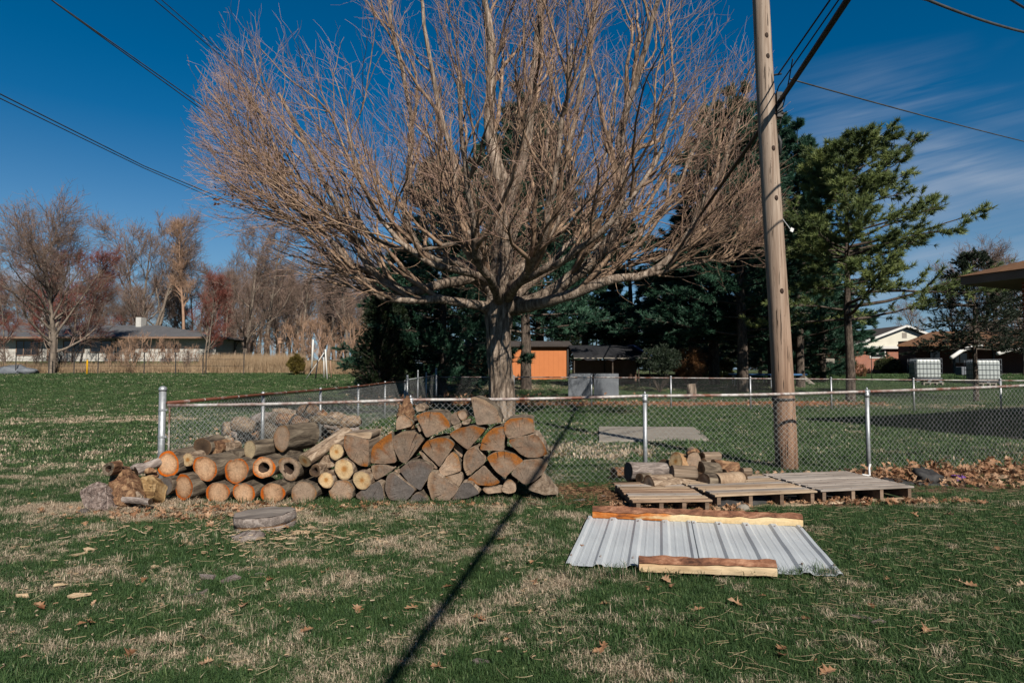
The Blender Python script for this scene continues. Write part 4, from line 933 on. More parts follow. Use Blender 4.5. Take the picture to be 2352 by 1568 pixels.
def fit(s, d, ln, lo=.25):
    tip = s+nrm(d)*ln[:, None]*.95; e = np.linalg.norm((tip-ECN)/ERA, axis=1); e0 = np.linalg.norm((s-ECN)/ERA, axis=1)
    k = np.where(e > 1, np.clip((1.0-e0)/np.maximum(e-e0, .05), lo*.3, 1), 1); return ln*k*np.where(k < 1, r5.uniform(.45, 1.12, len(s)), 1)
def turn_out(d, s, a):
    o = nrm((s-CEN)*np.array([1, 1, .6])); return nrm(d+o*a)
s, d, r, t_ = kids(LP, LR, 12, .18, .98, .4, 1.05, r5); d = turn_out(d, s, .34); d[:, 2] = np.abs(d[:, 2])*.8+.18
ln = fit(s, d, r5.uniform(2.6, 5.2, len(s))*(1-.25*t_)); P2, R2 = grow(s, d, ln, np.clip(r*r5.uniform(.4, .9, len(s)), .02, .085), np.full(len(s), .008), 12, trop(.058, .060), .155, r5)
s, d, r, t_ = kids(P2, R2, 8, .12, .95, .35, 1.05, r5); d = turn_out(d, s, .22)
ln = fit(s, d, r5.uniform(1.0, 2.8, len(s))*(1-.3*t_)); P3, R3 = grow(s, d, ln, np.clip(r*.55, .007, .019), np.full(len(s), .0035), 7, trop(.045, .055), .17, r5)
s, d, r, t_ = kids(P3, R3, 6, .15, .97, .4, .95, r5); d = turn_out(d, s, .15)
ln = fit(s, d, r5.uniform(.3, 1.1, len(s))); P4, R4 = grow(s, d, ln, np.clip(r*.6, .0038, .007), np.full(len(s), .0024), 4, trop(.05, .04), .2, r5)
# short interior sprouts on the trunk and limbs
s, d, r, t_ = kids(LP, LR, 26, .1, .8, .7, 1.4, r5); ln = r5.uniform(.25, 1.3, len(s)); P5, R5 = grow(s, d, ln, np.full(len(s), .008), np.full(len(s), .003), 5, trop(.05, .13), .2, r5)
tpa = np.array([[tuple(p) for p in tp_[28:]]]); s, d, r, t_ = kids(tpa, np.full((1, tpa.shape[1]), .2), 150, .02, .97, 1.0, 1.5, r5)
ln = r5.uniform(.4, 2.2, len(s)); P6, R6 = grow(s, d, ln, np.full(len(s), .011), np.full(len(s), .003), 6, trop(.05, .10), .16, r5)
s, d, r, t_ = kids(P6, R6, 4, .2, .9, .4, 1.0, r5); P7, R7 = grow(s, d, r5.uniform(.2, .7, len(s)), np.full(len(s), .005), np.full(len(s), .003), 3, trop(.05, .08), .15, r5)
o_ = obj('branches', new_mesh('branches', *tubes(P2, R2, 6), bark_branch, smooth=True), tm); o_['kind'] = 'stuff'
v, f = joinvf([tubes(P3, R3, 4), tubes(P5, R5, 3), tubes(P6, R6, 4)]); obj('branchlets', new_mesh('branchlets', v, f, bark_branch), tm)['kind'] = 'stuff'
v, f = joinvf([tubes(P4, R4, 3), tubes(P7, R7, 3)]); obj('twigs', new_mesh('twigs', v, f, bark_twig), tm)['kind'] = 'stuff'
# a few dead leaves still hanging on the left tip
b = MB(); r6 = random.Random(3)
for i in range(26):
    px, py = (r6.uniform(490, 560), r6.uniform(430, 475)); q = Vector(local(px, py, -1.3)); a = 1.35* Vector((r6.uniform(-1, 1), r6.uniform(-1, 1), r6.uniform(-1, 1))).normalized()*.05; c_ = a.cross(Vector((.3, .8, .4))).normalized()*.035
    b.add([q-a, q-c_, q+a, q+c_], [(0, 1, 2, 3)])
for (x0_, y0_, x1_, y1_) in [(640, 500, 500, 432), (650, 510, 545, 452), (600, 486, 560, 478)]:
    b.tube([local(x0_, y0_, -1.3), local((x0_+x1_)/2, (y0_+y1_)/2-4, -1.3), local(x1_, y1_, -1.3)], [.012, .009, .005], 4)
obj_ = part('dead_leaf_cluster', b, simple('hanging_leaf', [(.3, (.16, .06, .035)), (.7, (.30, .13, .07))], 9, coord='W'), tm); obj_['kind'] = 'stuff'

# ------------------------------------------------------------------ generic bare trees
def bare_tree_mesh(seed, h=12., spread=4.5, base=.25, nl=9, trunk_r=.22, up=.10, dens=1.0, stems=1, kmat=(None, None), narrow=False, tw=.012, fork=False):
    r = np.random.RandomState(seed); trunks = []
    for s_ in range(stems):
        a = r.uniform(0, 6.28); off = (.25*stems if stems > 1 else 0)
        lean = np.array([math.cos(a), math.sin(a), 0])*(.16 if stems > 1 else .03)
        k = 12; P = [np.array([math.cos(a)*off*.4, math.sin(a)*off*.4, -.3])]
        dd = np.array([0, 0, 1.])+lean
        for j in range(k):
            dd = nrm(dd+r.normal(0, .05, 3)+np.array([0, 0, .03])); P.append(P[-1]+dd*(h*.93+.3)/k)
        trunks.append(P)
    T = np.array(trunks); TR = np.linspace(trunk_r, .02, T.shape[1])[None].repeat(stems, 0)*(1 if stems == 1 else .75)
    cen = np.array([0, 0, h*base])
    def tp2(a, b): return lambda p: nrm((p-cen)*np.array([1, 1, .6]))*a+np.array([0, 0, b])
    s, d, rr, t_ = kids(T, TR, nl, base, .95, .55, 1.2, r)
    L = spread*(1.15-t_*.72) if not narrow else spread*(1.1-t_*.8)
    P1, R1 = grow(s, d, L*r.uniform(.75, 1.2, len(s)), np.clip(rr*.6, tw*2.2, .2), np.full(len(s), .015), 9, tp2(.05, up), .12, r)
    s, d, rr, t_ = kids(np.concatenate([P1]), np.concatenate([R1]), int(9*dens), .2, .97, .4, 1.1, r)
    P2, R2 = grow(s, d, r.uniform(.22, .5, len(s))*spread*(1-.3*t_), np.clip(rr*.6, tw*1.4, .06), np.full(len(s), tw*.9), 6, tp2(.06, up*.8), .14, r)
    s, d, rr, t_ = kids(P2, R2, int(7*dens), .15, .97, .4, 1.1, r)
    P3, R3 = grow(s, d, r.uniform(.10, .24, len(s))*spread, np.clip(rr*.6, tw, .025), np.full(len(s), tw*.6), 4, tp2(.06, up*.6), .15, r)
    s, d, rr, t_ = kids(P3, R3, int(4*dens), .15, .97, .35, .9, r)
    P4, R4 = grow(s, d, r.uniform(.05, .13, len(s))*spread, np.full(len(s), tw*.75), np.full(len(s), tw*.5), 2, tp2(.05, up*.5), .15, r)
    m_t = new_mesh('trunk', *tubes(T, TR, 9), kmat[0], smooth=True); m_l = new_mesh('limbs', *tubes(P1, R1, 6), kmat[0], smooth=True)
    m_b = new_mesh('twigs', *joinvf([tubes(P2, R2, 3), tubes(P3, R3, 3), tubes(P4, R4, 3)]), kmat[1])
    return m_t, m_l, m_b
def place_bare(ms, px, Y, label, rz=0, sc=1.0, name='bare_tree', group=None, sxy=1.0, cat='tree', dz=0):
    p = onground(px, Y, dz); t = thing(name, label, cat, p, rz, group); t.scale = (sc*sxy, sc*sxy, sc)
    o1 = obj('trunk', ms[0], t); o2 = obj('limbs', ms[1], t); o2['kind'] = 'stuff'; o3 = obj('twigs', ms[2], t); o3['kind'] = 'stuff'; return t
big_round = bare_tree_mesh(21, 11.4, 6.0, .14, 32, .24, .05, 1.0, 1, (bark_grey, twig_far), tw=.010)
multi = bare_tree_mesh(22, 19, 7.0, .15, 11, .34, .10, 1.0, 4, (bark_grey, twig_far), tw=.015)
slim = bare_tree_mesh(23, 18, 3.2, .35, 34, .22, .13, .8, 1, (twig_pale, twig_pale), True, tw=.013)
open_t = bare_tree_mesh(24, 14, 4.8, .18, 22, .26, .09, .9, 1, (bark_grey, twig_far), tw=.011)
tall = bare_tree_mesh(25, 17, 4.9, .25, 20, .26, .07, .85, 1, (bark_grey, twig_far), tw=.013)
redt = bare_tree_mesh(26, 8.5, 2.8, .12, 16, .10, .07, .9, 2, (bark_grey, twig_red), tw=.010)
place_bare(big_round, 118, 47, 'wide rounded bare tree with reddish twigs before the white house', .4, .98)
place_bare(redt, 172, 56, 'reddish budding tree right of the wide rounded bare tree', 1.0, 1.28, 'budding_tree', sxy=1.0)
place_bare(redt, 130, 58, 'reddish budding tree behind the wide rounded bare tree', 2.7, 1.35, 'budding_tree')
place_bare(multi, 333, 76, 'broad many stemmed bare tree rising behind the white house', .3, .93, sxy=1.05)
place_bare(slim, 424, 72, 'slim tall pale orange bare tree behind the end of the white house', .3, .96)
place_bare(redt, 468, 60, 'small reddish budding tree at the right end of the white house', .2, 1.02, 'budding_tree')
place_bare(open_t, 560, 55, 'bare tree with a pale straight trunk standing in tall dry grass', .9, .86)
place_bare(tall, 610, 60, 'tall dark bare tree just right of the pale trunked tree', 2.2, .86)
place_bare(redt, 8, 52, 'reddish bush like tree cut by the left edge', 4, .92, 'budding_tree')
place_bare(tall, 505, 76, 'bare tree behind the gap between slim pale tree and pale trunked tree', 3, .8)
place_bare(tall, 690, 62, 'bare tree with reddish bark behind the little round conifer', 4.0, .74)
place_bare(open_t, 752, 63, 'dark bare tree behind the white trellis posts', 2.0, .84)
place_bare(tall, 800, 60, 'bare tree nearest to the left of the dark juniper', .7, .72)
place_bare(open_t, 845, 70, 'bare tree half hidden behind the top of the dark juniper', .1, .9)
place_bare(multi, 2285, 62, 'grey bare tree rising behind the spruce at the right', 1.2, .66)
place_bare(open_t, 2190, 66, 'bare tree showing between the open pine and the spruce', 1.9, .72)
place_bare(tall, 2362, 60, 'bare tree over the brown roof at the right edge', 5, .72)
place_bare(tall, 1500, 78, 'bare tree far behind the pines in the middle', 1, .7); place_bare(open_t, 1880, 80, 'bare tree far behind the utility pole', 4, .7)
for i, px in enumerate([-120, -60, -10, 30, 75, 120, 165, 205, 250, 290, 350, 385, 440, 480, 530, 560, 595, 635, 665, 700, 735, 775, 810, 850, 900, 980, 1330, 1420, 2120, 2240, 2420]):
    place_bare([multi, tall, open_t][i % 3], px, 84+7*(i*7 % 4), 'bare tree in the dense far wood behind the houses', i*1.3, (.50 if px > 900 else (.74 if px > 470 else .64))+.05*(i*5 % 3), group='bare trees of the far wood', sxy=1.35)
for i in range(26):
    place_bare(tall if i % 2 else open_t, 470+i*16+(i*37 % 11), 66+(i*5 % 9), 'slender bare tree of the thicket behind the tall dry grass', i*.9, .50+.04*(i*7 % 5), group='slender bare trees behind the dry grass', sxy=.8)
# low bare bushes
bush = bare_tree_mesh(31, 2.2, 1.1, .05, 4, .016, .10, .7, 6, (twig_far, twig_far), tw=.0055)
bush_t = bare_tree_mesh(32, 2.6, 1.2, .03, 4, .016, .10, .7, 7, (twig_pale, twig_pale), tw=.0055)
for i, (px, Y, s, k, lab) in enumerate([(92, 50, 1.3, 0, 'bare brown bush under the wide rounded tree'), (25, 49, 1.2, 0, 'bare brown bush near the left edge of the far lawn'),
    (255, 48.5, 1.15, 1, 'tan bare bush just right of the yellow post'), (292, 49.5, 1.4, 0, 'tangled bare bush in front of the white house wall'), (330, 48.5, 1.5, 1, 'tall tan bare bush on the fence line before the white house'),
    (372, 50, 1.35, 0, 'bare bush before the small windows of the white house'), (415, 50, 1.2, 1, 'tan bare bush left of the thin dark fence posts'), (448, 49, 1.0, 0, 'low bare bush beside the thin dark fence posts'),
    (150, 49, 1.0, 0, 'low bare bush left of the yellow post'), (640, 57, 1.4, 1, 'tan thicket left of the little round conifer'), (720, 57, 1.7, 1, 'tan thicket behind the trellis posts'), (770, 54, 1.7, 1, 'tan thicket right of the trellis posts'),
    (812, 50, 1.6, 1, 'tan thicket against the dark juniper'), (600, 60, 1.5, 0, 'bare bush behind the tall dry grass'), (1580, 33, .0, 0, '')]):
    if px < 470: s *= .78
    if s: place_bare(bush_t if k else bush, px, Y, lab, i*1.1, s, 'bare_bush', cat='bush')

# ------------------------------------------------------------------ conifers
def needles(P, D, n, L, w, cone, r):
    """n blades per tuft; P points, D directions"""
    m = len(P); P = np.repeat(P, n, 0); D = np.repeat(D, n, 0); q = nrm(D+r.normal(0, cone, (m*n, 3)))
    L_ = L*r.uniform(.6, 1.15, (m*n, 1)); side = nrm(np.cross(q, r.normal(0, 1, (m*n, 3))))*w
    V = np.stack([P-side, P+side, P+q*L_], 1).reshape(-1, 3); return V, np.arange(m*n*3).reshape(-1, 3)
def conifer(seed, h, prof, z0, nb, sub, tuftn, blades, L, w, droop, mats, lim_up=.1, trunk_r=.22, cone=.5, sublen=.32, gap=None, sidebias=None):
    r = np.random.RandomState(seed)
    T = np.stack([r.normal(0, .03, 14).cumsum()*.6, r.normal(0, .03, 14).cumsum()*.6, np.linspace(-.3, h, 14)], 1)[None]; TR = np.linspace(trunk_r, .02, 14)[None]
    z = np.sort(z0+(h-z0)*r.uniform(0, 1, nb)**.85); a = np.arange(nb)*2.4+r.uniform(-.5, .5, nb); q = (z-z0)/(h-z0)
    if gap is not None: k = ~((q > gap[0]) & (q < gap[1]) & (r.uniform(0, 1, nb) < .75)); z, a, q, nb = z[k], a[k], q[k], k.sum()
    s = np.stack([np.interp(z, T[0, :, 2], T[0, :, 0]), np.interp(z, T[0, :, 2], T[0, :, 1]), z], 1)
    ln = np.array([prof(x) for x in q])*r.uniform(.7, 1.12, nb)
    if sidebias is not None: ln = ln*(1+sidebias*np.cos(a))
    d = np.stack([np.cos(a), np.sin(a), lim_up+.55*q**2], 1)
    P1, R1 = grow(s, d, ln, np.clip(ln*.016, .015, .09), np.full(nb, .01), 8, lambda p: np.array([0, 0, droop]), .06, r)
    s, d, rr, t_ = kids(P1, R1, sub, .22, 1.0, .5, 1.0, r); d[:, 2] = d[:, 2]*.5+.12
    lpar = np.repeat(ln, sub); l2 = (lpar*sublen*(1.15-t_)+.28)*r.uniform(.6, 1.2, len(s))
    P2, R2 = grow(s, d, l2, np.full(len(s), .011), np.full(len(s), .006), 4, lambda p: np.array([0, 0, .06]), .1, r)
    tp, td, _, _ = kids(P2, R2, tuftn, .25, 1.0, .1, .7, r); td[:, 2] += .18
    tips = P1[:, -1]; tdir = nrm(P1[:, -1]-P1[:, -2]); tp = np.concatenate([tp, tips, P2[:, -1]]); td = np.concatenate([td, tdir, nrm(P2[:, -1]-P2[:, -2])])
    nv, nf = needles(tp, td, blades, L, w, cone, r)
    fo = bpy.data.meshes.new('foliage'); fo = new_mesh('foliage', nv, nf, mats[1])
    return (new_mesh('trunk', *tubes(T, TR, 12), mats[0], smooth=True), new_mesh('limbs', *joinvf([tubes(P1, R1, 5), tubes(P2, R2, 3)]), mats[0]), fo)
def place_con(ms, px, Y, label, rz=0, sc=1.0, sxy=1.0, name='pine_tree', group=None):
    p = onground(px, Y); t = thing(name, label, 'tree', p, rz, group); t.scale = (sc*sxy, sc*sxy, sc)
    obj('trunk', ms[0], t); a = obj('limbs', ms[1], t); a['kind'] = 'stuff'; b_ = obj('foliage', ms[2], t); b_['kind'] = 'stuff'; return t
def prof_pine(x): return 4.4*(1-x)**.7*(.78+.22*math.sin(x*11)) + .35
wp = conifer(41, 15, prof_pine, 2.1, 100, 17, 10, 9, .25, .020, .004, (bark_pine, needle_blue), .12, .27)
wp_low = conifer(42, 10.5, lambda x: 3.9*(1-x)**.6*(.85+.15*math.sin(x*9))+.3, .35, 95, 17, 10, 9, .24, .020, -.004, (bark_pine, needle_blue), .05, .22)
wp2 = conifer(46, 15, prof_pine, 3.5, 84, 17, 10, 9, .30, .026, -.006, (bark_pine, needle_blue), .10, .27)
place_con(wp_low, 1015, 27, 'dark white pine with branches to the ground, left of the maple trunk', .2, .95, 1.05)
place_con(wp_low, 930, 29, 'dark white pine low behind the juniper', 2.1, .62, 1.3)
place_con(wp_low, 1075, 44, 'dark white pine directly behind the maple trunk', 3.3, .92, 1.15)
place_con(wp, 1208, 31, 'tall white pine whose trunk stands before the orange shed', 1.1, 1.0, 1.1)
place_con(wp2, 1345, 47, 'white pine standing behind the blue tarpaulin canopy', 2.0, .80, 1.5)
place_con(wp2, 1450, 45, 'white pine low in the middle with branches over the canopy', 4.1, .72, 1.6)
place_con(wp2, 1590, 33, 'mid height white pine left of the dark trunked pine', 5.0, .62, 1.6)
place_con(wp, 1706, 29.5, 'tall white pine with a thick dark trunk left of the utility pole', .5, .95, 1.1)
place_con(wp, 1838, 33, 'white pine rising just right of the utility pole', 2.6, .92, .95)
place_con(wp2, 1890, 37, 'smaller white pine behind the trunk of the open pine', 3.9, .62, 1.2)
place_con(wp, 1640, 34.5, 'tall white pine crowding the left of the thick dark trunked pine', 3.3, 1.02, 1.1)
place_con(wp, 1775, 35, 'tall white pine filling the gap left behind the utility pole', 4.4, 1.05, 1.05)
place_con(wp_low, 1810, 38, 'dense low white pine behind the utility pole', 5.2, 1.0, 1.2); place_con(wp_low, 1868, 46, 'dense low white pine behind the open pine trunk', .9, .75, 1.1)
place_con(wp, 1240, 48, 'tall white pine well behind the orange shed', 5.5, 1.3, 1.1); place_con(wp, 1120, 46, 'tall white pine well behind the maple trunk', 2.5, 1.15, 1.15)
place_con(wp_low, 1560, 44, 'dense low white pine behind the rounded brown shrub', 4.0, .8, 1.4)
jun = conifer(43, 4.3, lambda x: 1.25*(1-x)**.45+.1, .1, 130, 11, 7, 8, .11, .013, .02, (bark_pine, needle_dark), .5, .09, .35, .3)
place_con(jun, 874, 24.6, 'dense dark juniper with an upright edge at the end of the lawn', 0, .92, .95, 'juniper_tree')
place_con(jun, 900, 26.2, 'dark juniper tucked behind the upright edged one', 1, .86, 1.1, 'juniper_tree')
op = conifer(44, 10.9, lambda x: (5.0*(1-x)**.5)*(.78+.22*math.sin(x*15+1))+.5, 3.5, 92, 14, 7, 13, .26, .018, .02, (bark_pine, needle_green), .05, .21, .62, .30, gap=(.08, .17), sidebias=.26)
place_con(op, 1952, 24.4, 'open yellow green pine with tufted tips and bare trunk right of the utility pole', 0, .90, 1.02)
spr = conifer(45, 7.0, lambda x: 2.6*(1-x)**.7+.3, 2.3, 80, 14, 8, 9, .11, .015, -.02, (bark_pine, needle_spruce), 0, .13, .6, .30)
place_con(spr, 2238, 24.6, 'sparse drooping spruce in front of the totes at the right', .4, .80, 1.0, 'spruce_tree')
place_con(spr, 2352, 46, 'darker spruce behind the first at the right edge', 2, .95, 1.0, 'spruce_tree')
place_con(jun, 1520, 50, 'dark conifer far off beside the canopy', 2, 1.1, 1.2, 'juniper_tree'); place_con(jun, 1420, 52, 'dark conifer far off behind the canopy', 3, 1.0, 1.4, 'juniper_tree')
place_con(jun, 1745, 60, 'dark conifer far off beyond the trampoline', 3, 1.3, 1.6, 'juniper_tree'); place_con(jun, 1640, 58, 'dark conifer far off left of the thick pine trunk', 5, 1.25, 1.7, 'juniper_tree')

for i, px in enumerate([870, 940, 1010, 1080, 1150, 1225, 1300, 1370, 1440, 1505, 1570, 1640, 1700, 1770, 1830, 1890, 1945, 2200, 2270, 2345]):
    place_con([jun, wp_low][i % 2], px, 66+5*(i*3 % 4), 'dark conifer of the evergreen belt far behind the yards', i*1.7, [1.15, .52][i % 2]*(1+.15*math.sin(i*2.2)), [2.2, 1.5][i % 2], 'conifer_tree', 'conifers of the far evergreen belt')
def shrub(px, Y, w, h, m, label, seed, z0=0.05, blades=8, L=.12, n=700, stem=True, name='shrub', dense=1.0, cone=.8):
    r = np.random.RandomState(seed); p = onground(px, Y); t = thing(name, label, 'shrub', p)
    d = nrm(r.normal(0, 1, (n, 3))); q = r.uniform(.35, 1, (n, 1))**.5*(1+.18*np.sin(d[:, :1]*6+seed)*np.cos(d[:, 2:]*7))
    P = d*q*np.array([w/2, w/2, h/2])+np.array([0, 0, h/2+z0]); nv, nf = needles(P, d+np.array([0, 0, .4]), blades, L, .012*dense, cone, r)
    obj('foliage', new_mesh('foliage', nv, nf, m), t)['kind'] = 'stuff'
    r2 = np.random.RandomState(seed+1); k = 14; a = r2.uniform(0, 6.28, k); s = np.zeros((k, 3)); dd = np.stack([np.cos(a)*.5, np.sin(a)*.5, np.ones(k)], 1)
    P1, R1 = grow(s, dd, np.full(k, h*.75), np.full(k, .022), np.full(k, .008), 5, lambda p: np.array([0, 0, .02]), .1, r2); obj('stems', new_mesh('stems', *tubes(P1, R1, 4), bark_pine), t)['kind'] = 'stuff'
    return t
shrub(680, 45, 1.15, 1.35, shrub_yel, 'little round olive conifer at the edge of the far lawn', 1, .1, 10, .16, 900, name='small_conifer', dense=1.6)
shrub(2040, 57.0, 2.2, 1.5, shrub_grn, 'left clipped shrub against the red brick wall', 2, n=1200, dense=2.2); shrub(2088, 57.0, 2.1, 1.35, shrub_grn, 'right clipped shrub against the red brick wall', 3, n=1200, dense=2.2)
shrub(1915, 47, 3.0, 2.0, shrub_brn, 'reddish brown bare shrub left of the brick house', 4, n=1200, dense=1.4)
shrub(1585, 31, 1.6, 1.5, shrub_brn, 'rounded brown shrub on a short stem beyond the rear fence', 5, .55, 8, .2, 900, name='clipped_tree')
shrub(1660, 38, 1.3, 1.3, shrub_yel, 'small yellowish shrub beyond the rounded brown one', 6, n=700, dense=1.5); shrub(1515, 29, 1.9, 1.3, needle_spruce, 'dull green bush hanging by the end of the canopy', 7, .9, n=900, dense=1.4)
shrub(1868, 40, 1.5, 1.9, shrub_grn, 'green bush right behind the utility pole', 8, n=900, dense=1.5); shrub(1620, 44, 2.4, 1.8, shrub_grn, 'green bushes by the far dwelling in the middle', 9, n=900, dense=1.8)
shrub(1975, 43, .9, .9, shrub_brn, 'small brown shrub beside the trunk of the open pine', 10, n=300)
c = onground(1587, 25.2); b = MB(); b.tube([c-Vector((0, 0, .2)), c+Vector((.02, 0, .35)), c+Vector((0, 0, .62))], [.22, .19, .17], 14); tag(part('tree_stump', b, bark_maple, None, True), 'short cut tree stump standing just behind the rear fence', 'stump')

# ------------------------------------------------------------------ tall dry grass, trellis posts
def reeds(name, px0, px1, Y0_, Y1_, n, h, label, seed):
    r = np.random.RandomState(seed); px = r.uniform(px0, px1, n); Y_ = r.uniform(Y0_, Y1_, n)
    x = (px-1176)/F*Y_; z = np.array([tz(a, b) for a, b in zip(x, Y_)]); P = np.stack([x, Y_, z-.05], 1)
    d = nrm(np.stack([r.normal(0, .16, n), r.normal(0, .16, n), np.ones(n)], 1)); L = h*r.uniform(.5, 1.1, (n, 1)); s = nrm(np.cross(d, r.normal(0, 1, (n, 3))))*.016
    V = np.stack([P-s, P+s, P+d*L], 1).reshape(-1, 3); o = obj(name, new_mesh(name, V, np.arange(n*3).reshape(-1, 3), reed_m)); tag(o, label, 'dry grass', kind='stuff')
reed_m = simple('dry_reeds', [(.3, (.26, .17, .10)), (.7, (.48, .36, .24))], 1.5, coord='W', bs=0)
reeds('tall_dry_grass', 465, 700, 48, 55, 17000, 1.6, 'tall pale dry grass along the far edge of the open lawn', 1)
reeds('dry_verge_grass', 0, 470, 47.5, 51, 12000, .95, 'low straw coloured grass under the wire fence before the white house', 2)
reeds('tall_dry_grass', 700, 840, 46, 52, 9000, 1.1, 'tall dry weeds between the trellis posts and the dark juniper', 3)
def Pt(X_, Y_, D): return at(459.4+X_*.2604, 650.8+Y_*.2604, D)
for (a, b_, D, r, m, lab) in [((998, 495), (985, 745), 44, .06, trim_white, 'tall cream post behind the little round conifer, right side'), ((1105, 580), (1122, 842), 36, .045, trim_white, 'white slanting post nearest the dark juniper'),
    ((1095, 610), (935, 842), 36.3, .022, trim_white, 'thin white brace leaning left from the white slanting post'), ((1038, 680), (1018, 838), 36.2, .04, dark_metal, 'black post crossing the thin white brace'),
    ((1030, 575), (900, 702), 45, .03, twig_pale, 'pale pole leaning left in the bean pole group'), ((1040, 575), (1046, 650), 45.2, .03, twig_pale, 'upright pale pole of the bean pole group'), ((1262, 572), (1228, 665), 47, .03, twig_pale, 'left pale pole of the far crossed pair'),
    ((1258, 572), (1278, 665), 47.2, .03, twig_pale, 'right pale pole of the far crossed pair'), ((1357, 575), (1320, 675), 47, .03, twig_pale, 'pale pole leaning by the dark juniper'), ((1092, 650), (1094, 830), 38, .03, trim_white, 'short white stake beside the white slanting post'),
    ((1070, 665), (1270, 682), 46.5, .03, bark_grey, 'grey rail lying across the bean poles'), ((190, 390), (180, 562), 66, .1, trim_white, 'pale upright pole right of the white house'), ((1150, 680), (1158, 830), 40, .035, twig_pale, 'brown stake standing in the dry weeds')]:
    mb = MB(); mb.tube([Pt(*a, D), Pt(*b_, D)], r, 7); tag(part('garden_pole', mb, m, None, True), lab, 'pole')
t = thing('birdhouse', 'small pale birdhouse on a post in the tall dry grass', 'birdhouse', Pt(705, 655, 56))
b = MB(); b.tube([Pt(703, 700, 56), Pt(705, 530, 56)], .05, 6); part('post', b, twig_pale, t, world=True); q = Pt(706, 528, 56); b = MB(); b.box(q.x-.16, q.x+.16, q.y-.15, q.y+.15, q.z, q.z+.32); b.add([(q.x-.22, q.y-.2, q.z+.32), (q.x+.22, q.y-.2, q.z+.32), (q.x+.22, q.y+.2, q.z+.32), (q.x-.22, q.y+.2, q.z+.32), (q.x, q.y-.2, q.z+.5), (q.x, q.y+.2, q.z+.5)], [(0, 1, 4), (1, 2, 5, 4), (2, 3, 5), (3, 0, 4, 5)]); part('nest_box', b, twig_pale, t, world=True)
for (px, py, sx_, lab) in [(28, 838, 1.3, 'pale grey covered heap at the left edge of the far lawn'), (66, 846, .6, 'small pale tub beside the covered heap at the left edge')]:
    b = MB(); q = onground(px, 46.5); b.blob((0, 0, .2), (sx_, .6, .45 if sx_ > 1 else .28), 0, 14, 8, .2, px); tag(part('covered_heap', b, grey_panel, None, True, loc=q), lab, 'heap')
c = at(2330, 700, 47)
